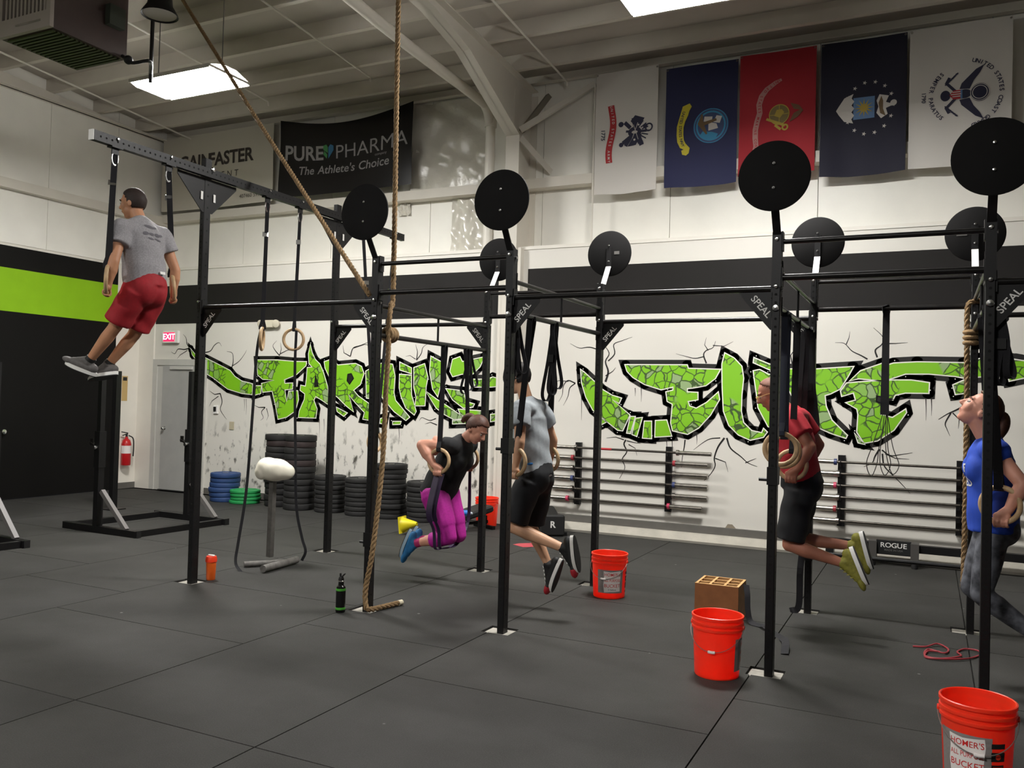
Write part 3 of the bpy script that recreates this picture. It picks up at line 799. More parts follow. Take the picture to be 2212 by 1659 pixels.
# ------------- people and their rings -------------
from mathutils.bvhtree import BVHTree
def onto(flat, name, m, garment, base, ex, ey, d, parent, lift=.0025):
    """print pressed onto a garment: each point is cast along d until it meets the cloth"""
    me = garment.data; org = WORG[garment.name]
    bvh = BVHTree.FromPolygons([v.co.copy() for v in me.vertices], [tuple(p.vertices) for p in me.polygons])
    d = nrm(d)
    def fn(p, q):
        o = np.asarray(base)+ex*p+ey*q-d*.4
        hit = bvh.ray_cast(Vector(o-org), Vector(d), 1.)
        return (np.array(hit[0])+org-d*lift) if hit[0] is not None else np.asarray(base)+ex*p+ey*q
    return flat.build(name, m, fn, parent, .012)
def remesh(prims, voxel, smooth=4, fac=.5):
    m = MB()
    for p in prims:
        if p[0] == 'c':
            _, p0, p1, r0, r1 = p; p0 = np.asarray(p0, float); p1 = np.asarray(p1, float)
            n = 7; d = p1-p0; L = np.linalg.norm(d); d = d/max(L, 1e-6)
            prof = [(1e-4, -r0)]+[(r0*math.sin(t), -r0*math.cos(t)) for t in np.linspace(.35, math.pi/2, 4)]
            prof += [(r1*math.cos(t), L+r1*math.sin(t)) for t in np.linspace(0, math.pi/2-.35, 4)]+[(1e-4, L+r1)]
            m.lathe(prof, p0, d, 14)
        elif p[0] == 'e':
            _, c, r, R = p; m.sphere(c, r, R, 18, 12)
        elif p[0] == 'f':   # elliptical frustum, flat ends
            _, p0, p1, ab0, ab1, ax = p; p0 = np.asarray(p0, float); p1 = np.asarray(p1, float)
            d = nrm(p1-p0); a = nrm(np.asarray(ax)-d*(np.asarray(ax)@d)); b = np.cross(d, a); n = 24; vs = []
            for pp, (ra, rb) in ((p0, ab0), (p1, ab1)):
                for k in range(n): th = 2*math.pi*k/n; vs.append(pp+a*ra*math.cos(th)+b*rb*math.sin(th))
            fs = [(k, (k+1) % n, n+(k+1) % n, n+k) for k in range(n)]+[tuple(range(n-1, -1, -1)), tuple(range(n, 2*n))]
            m.add(vs, fs)
    me = bpy.data.meshes.new('tmp'); me.from_pydata(m.v, [], m.f)
    bm = bmesh.new(); bm.from_mesh(me); bmesh.ops.remove_doubles(bm, verts=bm.verts, dist=2e-4); bmesh.ops.recalc_face_normals(bm, faces=bm.faces); bm.to_mesh(me); bm.free()
    ob = bpy.data.objects.new('tmp', me); col.objects.link(ob)
    r = ob.modifiers.new('r', 'REMESH'); r.mode = 'VOXEL'; r.voxel_size = voxel
    if smooth:
        s = ob.modifiers.new('s', 'SMOOTH'); s.iterations = smooth; s.factor = fac
    bpy.context.view_layer.update()
    out = bpy.data.meshes.new_from_object(ob.evaluated_get(bpy.context.evaluated_depsgraph_get()))
    bpy.data.objects.remove(ob); bpy.data.meshes.remove(me)
    return out
def blob(name, prims, m, parent, voxel=.010, smooth=4, fac=.5, origin=None, wrinkle=0., wfreq=9.):
    me = remesh(prims, voxel, smooth, fac)
    n = len(me.vertices); co = np.zeros(n*3); me.vertices.foreach_get('co', co); co = co.reshape(-1, 3)
    if wrinkle:
        no = np.zeros(n*3); me.vertices.foreach_get('normal', no); no = no.reshape(-1, 3)
        f = wfreq
        w = np.sin(co[:,2]*f*3.1+np.sin(co[:,0]*f*1.7)*1.6+np.sin(co[:,1]*f*1.3)*1.8)*np.sin(co[:,0]*f*.9+co[:,1]*f*1.1+co[:,2]*f*.8)
        co = co+no*(w*wrinkle)[:, None]
    org = WORG[parent.name] if parent is not None else np.asarray(origin, float)
    co = co-org
    me.vertices.foreach_set('co', co.ravel())
    me.polygons.foreach_set('use_smooth', [True]*len(me.polygons))
    me.materials.clear(); me.materials.append(m); me.name = name; me.update()
    return link(bpy.data.objects.new(name, me), parent, org)
def hand_prims(wrist, grip, axis, out, upv=None):
    """fist closed on a bar: axis along the bar, out = side the fingers go over"""
    axis = nrm(axis); u = nrm(np.asarray(wrist)-grip) if upv is None else nrm(upv)
    u = nrm(u-axis*(u@axis)); o = np.cross(axis, u); o = o if o@np.asarray(out) > 0 else -o
    P = []
    rp = RT+.0085
    pc = grip+u*.036
    P.append(('c', np.asarray(wrist), grip+u*.045, .028, .030))
    P.append(('c', pc-axis*.026, pc+axis*.026, .022, .022))
    P.append(('c', pc-axis*.030+o*.008, pc+axis*.032+o*.008, .017, .016))
    for k2, (off, rr, ext) in enumerate(((-.035, .0088, 215), (-.012, .0095, 225), (.011, .0093, 222), (.033, .0080, 205))):
        prev = grip+u*.030+o*.012+axis*off*.9
        for a in (40, 85, 130, 175, ext):
            t = math.radians(90-a); q = grip+(u*math.sin(t)+o*math.cos(t))*rp*(1.08 if a == 85 else 1)+axis*off
            P.append(('c', prev, q, rr, rr*.97)); prev = q
    prev = grip+u*.040-o*.012-axis*.034
    for a in (-45, -95, -150):
        t = math.radians(90-a); q = grip+(u*math.sin(t)+o*math.cos(t))*(rp+.003)-axis*(.040-.012*(a < -100))
        P.append(('c', prev, q, .0115, .0105)); prev = q
    return P
def shoe(parent, ank, d, up_, m_up, m_sole, m_toe=None, L=.285, lace=None, m_acc=None):
    """d: toe direction, up_: from sole to ankle"""
    d = nrm(d); u = nrm(np.asarray(up_)-d*(np.asarray(up_)@d)); s = np.cross(d, u); ank = np.asarray(ank, float)
    heel = ank-u*.055-d*.045; ball = ank-u*.062+d*.125; toe = ank-u*.066+d*.185
    R = np.column_stack([d, s, u])
    pr = [('e', heel, (.045, .034, .040), R), ('c', heel+u*.0, ball, .036, .037), ('e', toe-d*.02, (.062, .040, .026), R), ('c', ank+u*.0, ball+u*.012, .037, .024), ('f', ank-u*.03, ank+u*.025, (.043, .039), (.040, .037), d)]
    so = blob('shoe', pr, m_up, parent, .006, 3)
    o = heel-u*.042
    ol = []
    for t in np.linspace(0, 2*math.pi, 28, endpoint=False):
        c, k = math.cos(t), math.sin(t)
        xx = (L/2)*c+L/2-.048; wd = .036+.010*(1/(1+math.exp(-(xx-.09)*40)))
        ol.append((xx, wd*k*(1-.10*max(0, c)**4)))
    MB().prism(ol, o+u*.018, d, s, .028).build('sole', m_sole, so)
    MB().prism([(a*1.0, b*.95) for a, b in ol], o-u*.009, d, s, .008).build('outsole', m_black if m_sole is not m_black else m_grey, so)
    if m_toe is not None:
        blob('toe_cap', [('e', toe-d*.008, (.056, .0415, .0285), R)], m_toe, so, .006, 2)
    if lace is not None:
        for q in range(5):
            c0 = ank+d*(.035+.026*q)+u*(.030-.0155*q)
            MB().tube([c0-s*.026-u*.012, c0+u*.006, c0+s*.026-u*.012], .0035, 6).build('lace', lace, so)
    if m_acc is not None:
        for sd in (-1, 1): MB().hexa(ank+d*.06-u*.035+s*sd*.041, d*.10, nrm(u+d*.5)*.012, s*.004).build('side_stripe', m_acc, so)
    return so
m_eyew = mat('eye_white', 'B8ADA4', .6, spec=.2); m_iris = mat('eye_dark', '2A211C', .5, spec=.2)
def person(spec):
    J = {k2: np.asarray(v, float) for k2, v in spec['J'].items()}
    g = spec.get('girth', 1.); sk = spec['skin']; fwd = nrm(spec['fwd'])
    pel, neck, head = J['pel'], J['neck'], J['head']
    U = nrm(neck-pel); Lf = nrm(J['shL']-J['shR']); Lf = nrm(Lf-U*(Lf@U)); F = np.cross(Lf, U)
    if F@fwd < 0: F = -F
    R = np.column_stack([F, Lf, U]); T = np.linalg.norm(neck-pel)
    root = empty('person', A(pel[0], pel[1], pel[2]), spec['label'], 'person', 'people training on the rings')
    gs = spec.get('shoulder', 1.)
    def torso(e):
        P = [('e', pel+U*.02, (.100*g+e, .150*g+e, .115+e), R),
             ('e', pel+U*T*.36+F*.012*g, (.100*g+e, .134*g+e, .16+e), R),
             ('e', pel+U*T*.68+F*.005, (.112*g+e, .158*gs*g**.5+e, .175+e), R),
             ('c', J['shL']-Lf*.035, J['shR']+Lf*.035, .062*gs+e, .062*gs+e),
             ('c', neck-U*.03-F*.01, J['shL']-Lf*.03, .052+e, .052+e), ('c', neck-U*.03-F*.01, J['shR']+Lf*.03, .052+e, .052+e)]
        if spec.get('bust'):
            for sgn in (-1, 1): P.append(('e', pel+U*T*.63+F*.075*g+Lf*sgn*.062, (.058+e, .072+e, .085+e), R))
        return P
    ag = spec.get('armg', 1.)
    def arm(s, e): return [('c', J['sh'+s], J['el'+s], (.052*gs)*g**.4*ag+e, .040*g**.5*ag+e)]
    P = torso(0)
    for s in 'LR':
        sh, el, ha = J['sh'+s], J['el'+s], J['ha'+s]
        wr = ha+nrm(el-ha)*.085
        P += arm(s, 0)
        P += [('c', el, el*.55+wr*.45, .041*g**.4*ag, .043*g**.3*ag), ('c', el*.6+wr*.4, wr, .042*g**.3*ag, .027)]
        P += [('e', sh*.45+el*.55, (.040, .044, .09), np.column_stack([F, Lf, nrm(el-sh)]) if abs(nrm(el-sh)@F) < .7 else None)]
        P += hand_prims(wr, ha, spec.get('axis'+s, spec['axis']), spec.get('out'+s, Lf*(1 if s == 'L' else -1)))
        hp, kn, an = J['hip'+s], J['kn'+s], J['an'+s]
        lg = spec.get('leg', 1.)
        bk = nrm(np.cross(Lf, nrm(an-kn))); bk = bk if bk@fwd < .0 else -bk
        tl = spec.get('thigh', lg)
        P += [('c', hp, kn, .078*g*tl, .052*lg), ('c', kn, kn*.7+an*.3, .050*lg, .052*lg), ('c', kn*.72+an*.28, an, .053*lg, .033)]
        cm = kn*.70+an*.30
        ax3 = nrm(an-kn); calf = nrm(np.cross(Lf, ax3)); calf = calf if calf@(J['hip'+s]-kn) < 0 or True else calf
        sgn = -1 if calf@fwd*0+calf@(spec.get('calfdir', -fwd)) < 0 else 1
        P.append(('e', cm+calf*sgn*.018, (.038*lg, .036*lg, .10), np.column_stack([nrm(calf), np.cross(ax3, nrm(calf)), ax3])))
        P += [('c', an, an-nrm(kn-an)*.03, .032, .028)]
        P += [('e', hp*.7+pel*.3-F*.045*g+U*.0, (.085*g, .085*g, .09*g), R)]
    # neck and head
    Fh = nrm(spec['face']); Uh = nrm(spec.get('headup', Z3)); Uh = nrm(Uh-Fh*(Uh@Fh)); Lh = np.cross(Uh, Fh); Rh = np.column_stack([Fh, Lh, Uh])
    H = lambda f, l, u: head+Fh*f+Lh*l+Uh*u
    P += [('c', neck-U*.04, H(-.02, 0, -.06), .056*g**.3, .052)]
    P += [('e', H(-.008, 0, .022), (.098, .077, .100), Rh), ('e', H(.030, 0, -.055), (.058, .056, .062), Rh), ('e', H(.055, 0, -.098), (.026, .030, .020), Rh),
          ('e', H(.060, 0, -.02), (.040, .060, .055), Rh), ('e', H(.078, 0, .032), (.018, .048, .014), Rh),
          ('c', H(.096, 0, .012), H(.114, 0, -.022), .009, .0135), ('c', H(.106, -.011, -.026), H(.106, .011, -.026), .009, .009),
          ('e', H(.084, 0, -.060), (.013, .027, .014), Rh)]
    for sgn in (-1, 1): P += [('e', H(-.012, sgn*.078, -.012), (.020, .009, .030), Rh)]
    body = blob('body', P, sk, root, .0062, 3, .5)
    for sgn in (-1, 1):
        e = MB().sphere(H(.0815, sgn*.031, .004), .0115, None, 12, 8).build('eye', m_eyew, root)
        MB().sphere(H(.0885, sgn*.032, .003), .0062, None, 10, 6).build('iris', m_iris, e)
        MB().tube(spline([H(.080, sgn*.052, .026), H(.094, sgn*.034, .033), H(.097, sgn*.014, .028)], 3), .0042, 6).build('eyebrow', spec['hairm'], root)
    MB().sphere(H(.0915, 0, -.0585), (.007, .022, .0065), Rh, 12, 8).build('lips', spec['lips'], root)
    # hair
    if spec.get('hair', True):
        hm = MB(); nu, nv = 40, 26; vs = []; keep = []
        lo = spec.get('hairlow', -.72); fr_ = spec.get('hairfront', .58); th = spec.get('hairthick', .007)
        def dirv(i, k2):
            ph = math.pi*i/nv; t = 2*math.pi*k2/nu
            return A(math.sin(ph)*math.cos(t), math.sin(ph)*math.sin(t), math.cos(ph))
        idx = {}
        for layer in (0, 1):
            for i in range(nv+1):
                for k2 in range(nu):
                    d = dirv(i, k2); jit = 1+.012*math.sin(7*d[1]*5+d[2]*19)*layer
                    q = d*(A(.098, .077, .100)+(.001 if layer == 0 else th))*jit
                    vs.append(H(-.008, 0, .022)+Rh@q)
        def ok(d):
            f, l, u = d
            lim = lo if f < -.12 else lo+(f+.12)*(fr_-lo)/.75
            return u > min(lim, fr_)
        o2 = (nv+1)*nu; fs = []; edges = {}
        for i in range(nv):
            for k2 in range(nu):
                q = (i*nu+k2, i*nu+(k2+1) % nu, (i+1)*nu+(k2+1) % nu, (i+1)*nu+k2)
                if all(ok(dirv((j // nu), (j % nu))) for j in q):
                    fs.append(tuple(j+o2 for j in q)); fs.append(tuple(reversed(q)))
                    for a, b in zip(q, q[1:]+q[:1]): edges[(a, b)] = edges.get((a, b), 0)+1
        for (a, b) in list(edges):
            if (b, a) not in edges: fs.append((b, a, a+o2, b+o2))
        hm.add(vs, fs, True)
        ho = hm.build('hair', spec['hairm'], root, auto=0)
        if spec.get('tail'):
            tp = [H(*q) for q in spec['tail']]
            tp = spline(tp, 5); n = len(tp)
            MB().tube(tp, [.014+.020*math.sin(math.pi*min(1, .15+.8*i/n))*(1 if i < n-3 else .6) for i in range(n)], 12).build('ponytail', spec['hairm'], ho)
            MB().torus(tp[2], *frame_of(tp[3]-tp[1])[:2], .018, .006, 16, 8).build('hair_tie', m_black, ho)
    # shirt
    e = .016 if not spec.get('tight') else .010
    S = torso(e)
    hem = spec.get('hem', .10)
    S.append(('f', pel+U*T*.74, pel-U*(hem-.10), (.160*gs*g**.6+e, .112*g+e), (.164*g+e, .126*g+e), Lf))
    for s in 'LR':
        sh, el = J['sh'+s], J['el'+s]; sl = spec.get('sleeve', .55)
        S.append(('c', sh-nrm(el-sh)*.0, sh+(el-sh)*.15, .060*gs*g**.4+e, .060*gs*g**.4+e))
        S.append(('f', sh+(el-sh)*.02, sh+(el-sh)*sl, (.063*gs*g**.4+e,)*2, (.060*gs*g**.4+e+.004,)*2, F))
    shirt = blob('shirt', S, spec['shirt'], root, .010, 4, .5, wrinkle=spec.get('wr', .004))
    # lower garment
    if spec['lower'] == 'shorts':
        B = [('f', pel+U*.11, pel-U*.02, (.158*g+.012, .120*g+.014), (.172*g+.012, .136*g+.014), Lf)]
        for s in 'LR':
            hp, kn = J['hip'+s], J['kn'+s]; k3 = spec.get('shortlen', .78)
            B += [('c', hp, hp*.8+kn*.2, .098*g, .095*g), ('f', hp, hp+(kn-hp)*k3, (.110*g, .112*g), (.106, .106), Lf)]
            B.append(('f', pel-U*.02, pel*.5+hp*.5+(kn-hp)*.35, (.10*g, .11*g), (.075, .09), Lf))
            B.append(('e', hp*.55+pel*.45-F*.022*g-U*.01, (.118*g, .125*g, .14*g), R))
        blob('shorts', B, spec['lowerm'], root, .010, 8, .5, wrinkle=.005)
    else:
        B = [('e', pel+U*.0, (.112*g, .162*g, .12), R), ('f', pel+U*.12, pel, (.140*g, .108*g), (.16*g, .115*g), Lf)]
        lg = spec.get('leg', 1.)
        for s in 'LR':
            hp, kn, an = J['hip'+s], J['kn'+s], J['an'+s]; k3 = spec.get('leglen', .5)
            tl = spec.get('thigh', lg)
            B += [('c', hp, hp*.35+kn*.65, .088*g*tl, .078*tl), ('c', hp*.4+kn*.6, kn, .078*tl, .062*lg), ('c', kn, kn+(an-kn)*.3, .060*lg, .062*lg), ('f', kn+(an-kn)*.25, kn+(an-kn)*k3, (.064*lg,)*2, ((.064-.024*max(0, k3-.4)/.6)*lg,)*2, Lf)]
            B.append(('e', hp*.7+pel*.3-F*.045*g, (.097*g, .097*g, .10*g), R))
        blob('leggings', B, spec['lowerm'], root, .009, 4, .5, wrinkle=.0015)
    for s in 'LR':
        an = J['an'+s]; d = J['toe'+s]-an; kn = J['kn'+s]
        shoe(root, an, d, spec.get('shoeup'+s, kn-an), spec['shoe'], spec['sole'], spec.get('toecap'), lace=spec.get('lace'), m_acc=spec.get('acc'))
        if spec.get('sock') is not None:
            MB().tube([an-nrm(kn-an)*.0, an+nrm(kn-an)*spec.get('sockh', .05)], [.043, .040], 14).build('sock', spec['sock'], root)
    return root, dict(shirt=shirt, F=F, Lf=Lf, U=U, H=H, pel=pel, T=T, R=R, Fh=Fh, Lh=Lh, Uh=Uh)
def skin(name, c): 
    return mat(name, c, .5, var=.06, vscale=14, c2=None, spec=.4)
sk1 = skin('skin_tan', 'C08A68'); sk2 = skin('skin_fair', 'D79A82'); sk3 = skin('skin_light', 'C99A7A'); sk4 = skin('skin_ruddy', 'B57760'); sk5 = skin('skin_pink', 'D2957F')
lipm = mat('lips', 'A85A50', .4)
# --- man in the grey shirt and red shorts, high on the rings at the left
J1 = dict(pel=(-4.86, -.62, 2.50), neck=(-4.93, -.63, 3.04), head=(-5.00, -.65, 3.175),
          shL=(-4.91, -.83, 2.93), elL=(-4.86, -.925, 2.65), haL=(-4.90, -.95, 2.405),
          shR=(-4.91, -.43, 2.945), elR=(-4.85, -.33, 2.67), haR=(-4.88, -.315, 2.42),
          hipL=(-4.85, -.715, 2.45), knL=(-5.03, -.76, 2.15), anL=(-5.255, -.80, 1.885), toeL=(-5.40, -.86, 1.945),
          hipR=(-4.87, -.525, 2.45), knR=(-5.03, -.57, 2.11), anR=(-5.20, -.665, 1.86), toeR=(-5.345, -.70, 1.83))
m_gshirt = mat('heather_grey_shirt', '8E8B8E', .85, var=.10, vscale=90, c2='A09DA0')
m_rshorts = mat('red_shorts', '9B1420', .75, var=.10, vscale=60)
axA = nrm((.72, -.69, 0))
r1, f1 = person(dict(J=J1, fwd=(-1, 0, 0), face=(-.90, -.30, -.10), skin=sk1, lips=lipm, hairm=mat('dark_brown_hair', '2B1D17', .7, var=.2, vscale=60), axis=axA, outL=(-.6,-.7,0), outR=(-.5,.8,0),
    shirt=m_gshirt, lower='shorts', lowerm=m_rshorts, shortlen=.86, sleeve=.50, shoulder=1.08, hem=.12, wr=.006, shoe=mat('grey_shoe', '5C5856', .7, var=.15, vscale=40), sole=m_whitearm, sock=m_black, sockh=.03, calfdir=(1, .2, -.5),
    label='man in a grey T-shirt and red shorts holding himself up on rings at the left'))
pr = f1
MB().hexa(pr['pel']-pr['F']*.148+pr['U']*.085+pr['Lf']*-.05, pr['Lf']*.05, pr['U']*.022, pr['F']*.006).build('waistband_label', m_whitearm, r1)
# blurred dark print across the back
fp = Flat()
for (a, b, w, h) in ((-.015, .06, .09, .026), (.03, .056, .05, .018), (.085, .0, .06, .022), (.045, -.004, .05, .03), (-.01, -.002, .05, .024), (-.06, .0, .055, .03), (-.02, -.04, .06, .016), (.05, -.042, .07, .014)): fp.ell(a, b, w/2, h/2, 12, rot=.2*math.sin(a*90))
back0 = pr['pel']+pr['U']*pr['T']*.74
onto(fp, 'back_print', mat('dark_print', '67646A', .9), pr['shirt'], back0, -pr['Lf'], pr['U'], pr['F'], r1)
m1a = ring(J1['haL'], axA, (XB, -.98, ZB), 'wooden ring gripped by the left hand of the man in red shorts', wdir=nrm((.75, .66, 0)), bar=False)
carab(m1a, A(XB, -.98, ZB-.03))
m1b = ring(J1['haR'], nrm((.8, -.6, 0)), (XB, -.46, ZB), 'wooden ring gripped by the right hand of the man in red shorts', wdir=nrm((.75, .66, 0)), bar=False)
carab(m1b, A(XB, -.46, ZB-.03))
# --- woman in black shirt and magenta leggings
J2 = dict(pel=(-3.15, 1.24, .82), neck=(-2.905, 1.24, 1.30), head=(-2.775, 1.24, 1.385),
          shR=(-2.935, 1.07, 1.235), elR=(-3.165, .955, 1.235), haR=(-2.975, .925, 1.005),
          shL=(-2.935, 1.41, 1.235), elL=(-3.18, 1.52, 1.235), haL=(-3.02, 1.55, 1.005),
          hipR=(-3.13, 1.145, .775), knR=(-2.965, 1.13, .42), anR=(-3.29, 1.10, .34), toeR=(-3.355, 1.09, .15),
          hipL=(-3.13, 1.335, .775), knL=(-2.985, 1.34, .41), anL=(-3.37, 1.31, .33), toeL=(-3.45, 1.30, .16))
m_mag = mat('magenta_leggings', 'B01890', .7, var=.12, vscale=70)
brown = mat('brown_hair', '4A2A1C', .6, var=.25, vscale=50)
r2, f2 = person(dict(J=J2, fwd=(1, 0, 0), face=(.80, -.12, -.62), headup=(.5, 0, .85), skin=sk2, lips=lipm, hairm=brown, axis=X3, outR=(0,-1,0), outL=(0,1,0), girth=1.12, leg=1.15, thigh=1.34, armg=1.22, bust=True,
    shirt=mat('black_shirt', '121214', .85), lower='leggings', lowerm=m_mag, leglen=.55, sleeve=.28, hem=.15, shoe=mat('blue_shoe', '2A78B0', .65, var=.12, vscale=40), sole=mat('blue_sole', '9DB6C6', .6), sock=mat('pink_sock', 'C03070', .8), sockh=.05, calfdir=(-.3, 0, -1),
    shoeupR=(1, 0, -.2), shoeupL=(1, 0, -.2),
    hairlow=-.50, hairfront=.55, hairthick=.014, tail=[(-.085, 0, .045), (-.115, 0, .05), (-.145, .0, .03), (-.165, 0, -.01), (-.17, 0, -.05)],
    label='woman in a black shirt and magenta leggings dipping on rings'))
ring(J2['haR'], X3, (-3.022, 1.05, 2.115), 'wooden ring in the near hand of the woman in magenta leggings', wdir=X3, buckle=False, sw=.045)
ring(J2['haL'], X3, (-3.022, 1.45, 2.115), 'wooden ring in the far hand of the woman in magenta leggings', wdir=X3, buckle=False)
# purple band looped from the ring under her knees
pb = MB()
for yy, dx in ((.95, .0), (1.01, .012)):
    pb.ribbon(spline([A(-3.0+dx, yy, .99), A(-3.01+dx, yy-.05, .85), A(-3.02+dx, yy-.09, .65), A(-3.0+dx, yy-.03, .50), A(-3.0+dx, yy-.0, .345), A(-3.0+dx, yy+.10, .325), A(-3.0+dx, yy+.3, .33), A(-3.0, 1.53, .5), A(-3.0, 1.545, .985)], 8), [X3]*65, [.055 if i < 20 else .03 for i in range(65)], .004)
tag(pb.build('resistance_band', m_bandpurple, None, (-3.0, 1.0, .33)), 'dark purple resistance band looped from the rings under the knees of the woman in magenta', 'band')
# --- man in the light grey shirt and black shorts seen behind the front post
J3 = dict(pel=(-1.93, .65, 1.085), neck=(-2.01, .65, 1.66), head=(-2.09, .65, 1.835),
          shL=(-1.975, .46, 1.585), elL=(-1.925, .355, 1.335), haL=(-1.955, .33, 1.085),
          shR=(-1.975, .84, 1.585), elR=(-1.91, .955, 1.335), haR=(-1.955, .98, 1.085),
          hipL=(-1.925, .555, 1.03), knL=(-2.035, .50, .67), anL=(-1.63, .56, .535), toeL=(-1.60, .57, .36),
          hipR=(-1.925, .745, 1.03), knR=(-2.0, .78, .63), anR=(-1.855, .80, .35), toeR=(-1.915, .80, .17))
m_gshirt2 = mat('pale_grey_shirt', '9AA0A4', .85, var=.08, vscale=60)
m_bshorts = mat('black_shorts', '101115', .8, var=.1, vscale=30)
r3, f3 = person(dict(J=J3, fwd=(-1, 0, 0), face=(-1, .15, -.25), skin=sk3, lips=lipm, hairm=mat('black_hair', '211A17', .7, var=.2, vscale=60), axis=nrm((.95, -.3, 0)), outL=(0,-1,0), outR=(0,1,0),
    shirt=m_gshirt2, lower='shorts', lowerm=m_bshorts, shortlen=.90, sleeve=.55, shoulder=1.05, hem=.14, wr=.006, shoe=m_black, sole=mat('sole_white', 'D9D6D0', .6), toecap=mat('red_toe', 'A81E2A', .6), lace=m_whitearm, calfdir=(.5, 0, -1),
    shoeupL=(-1, .1, .1), shoeupR=(-.9, .1, .5),
    label='man in a pale grey shirt and black shorts on rings behind the front post'))
ring(J3['haL'], nrm((.95, -.3, 0)), (-1.854, .36, 2.265), 'wooden ring in the near hand of the man in the pale grey shirt', wdir=X3, buckle=False, sw=.045)
ring(J3['haR'], nrm((.95, -.3, 0)), (-1.854, .80, 2.265), 'wooden ring in the far hand of the man in the pale grey shirt', wdir=X3, buckle=False, sw=.045)
bc = f3['pel']+f3['U']*.085+f3['Lf']*.150-f3['F']*.03
blob('blue_cloth', [('e', bc+f3['F']*.03, (.045, .024, .018), f3['R']), ('e', bc-f3['F']*.0-f3['U']*.010, (.04, .024, .016), f3['R'])], mat('blue_cloth', '2468A8', .85), r3, .006, 2)
# --- man in the red shirt
J4 = dict(pel=(.02, 1.20, 1.10), neck=(-.075, 1.20, 1.645), head=(-.215, 1.20, 1.755),
          shL=(-.035, 1.01, 1.58), elL=(.105, .935, 1.375), haL=(-.02, .93, 1.14),
          shR=(-.035, 1.39, 1.58), elR=(.105, 1.47, 1.375), haR=(-.02, 1.47, 1.14),
          hipL=(.02, 1.105, 1.045), knL=(-.045, 1.08, .645), anL=(.325, 1.10, .545), toeL=(.40, 1.09, .37),
          hipR=(.02, 1.295, 1.045), knR=(-.05, 1.32, .665), anR=(.36, 1.33, .64), toeR=(.41, 1.34, .46))
m_olive = mat('olive_shoe', '8A8634', .7, var=.2, vscale=50)
r4, f4 = person(dict(J=J4, fwd=(-1, 0, 0), face=(-.90, -.25, -.42), headup=(-.3, 0, .9), skin=sk4, lips=lipm, hairm=mat('cropped_hair', '7A5040', .7, var=.15, vscale=60), axis=X3, outL=(0,-1,0), outR=(0,1,0),
    shirt=mat('red_shirt', 'B3202E', .8, var=.08, vscale=50), lower='shorts', lowerm=m_bshorts, shortlen=.93, sleeve=.62, shoulder=1.05, girth=1.04, hem=.13, wr=.005, shoe=m_olive, sole=m_whitearm, lace=mat('green_lace', 'B8B25A', .7), calfdir=(.4, 0, -1),
    shoeupL=(-1, .0, .2), shoeupR=(-1, 0, .2), hairfront=.78, hairlow=-.4, hairthick=.004,
    label='man in a red shirt and black shorts looking down on rings'))
H4 = f4['H']
gl = MB()
for s in (-1, 1):
    gl.torus(H4(.112, s*.034, .004), f4['Lh'], f4['Uh'], .020, .0022, 18, 6)
    gl.tube([H4(.110, s*.056, .008), H4(.05, s*.079, .008), H4(-.01, s*.084, .0)], .0022, 6)
gl.tube([H4(.114, -.013, .008), H4(.114, .013, .008)], .002, 6)
gl.build('glasses', mat('clear_frame', 'C9A36A', .2, spec=.8), r4)
ring(J4['haL'], X3, (0, .93, 2.265), 'wooden ring in the near hand of the man in the red shirt', wdir=X3, buckle=False, sw=.045)
ring(J4['haR'], X3, (0, 1.47, 2.265), 'wooden ring in the far hand of the man in the red shirt', wdir=X3, buckle=False, sw=.045)
for q, (uv, yy, lab) in enumerate((((1685, 1003), .30, 'empty wooden ring on a blue-black strap right behind the front post'), ((1693, 1008), .42, 'second empty wooden ring close behind the first at the front post'))):
    gpt = aty(*uv, yy); ring(gpt, X3, (0.0, yy+.02, 2.265), lab, wdir=X3, buckle=False, strap_m=mat('blue_black_strap', '1C2236', .6), sw=.05)
# --- woman in blue at the right edge
J5 = dict(pel=(1.23, .48, .985), neck=(1.205, .48, 1.50), head=(1.15, .48, 1.665),
          shL=(1.215, .30, 1.435), elL=(1.36, .21, 1.245), haL=(1.255, .20, 1.02),
          shR=(1.19, .66, 1.435), elR=(1.34, .75, 1.245), haR=(1.24, .76, 1.02),
          hipL=(1.23, .39, .935), knL=(1.165, .38, .565), anL=(1.46, .40, .345), toeL=(1.52, .41, .165),
          hipR=(1.22, .57, .935), knR=(1.12, .59, .56), anR=(1.42, .63, .34), toeR=(1.48, .63, .17))
m_camo = mat('camo_leggings', '2E3038', .75, var=.5, vscale=16, c2='6E7078')
r5, f5 = person(dict(J=J5, fwd=(-1, 0, 0), face=(-.78, -.05, .62), headup=(.55, 0, .8), skin=sk5, lips=lipm, hairm=mat('chestnut_hair', '5A3826', .6, var=.25, vscale=50), axis=nrm((.95, -.25, 0)), outL=(0,-1,0), outR=(0,1,0), bust=True, girth=1.02,
    shirt=mat('blue_shirt', '1E46B4', .75, var=.06, vscale=40), lower='leggings', lowerm=m_camo, leglen=.92, sleeve=.18, hem=.15, shoe=mat('lime_shoe', '8E9C2C', .6, c2='2F7F9A', var=.3, vscale=16), sole=m_whitearm, acc=mat('orange_accent', 'D07A2A', .6), calfdir=(.5, 0, -1),
    shoeupL=(-1, 0, .2), shoeupR=(-1, 0, .2),
    hairlow=-.55, hairfront=.6, hairthick=.014, tail=[(-.09, 0, .05), (-.125, 0, .05), (-.16, .0, .0), (-.17, 0, -.08), (-.165, 0, -.17)],
    label='woman in a blue shirt and camouflage leggings looking up on rings at the right edge'))
ring(J5['haL'], nrm((.95, -.25, 0)), (1.168, .24, 2.265), 'wooden ring in the near hand of the woman in blue', wdir=X3, buckle=False, sw=.05)
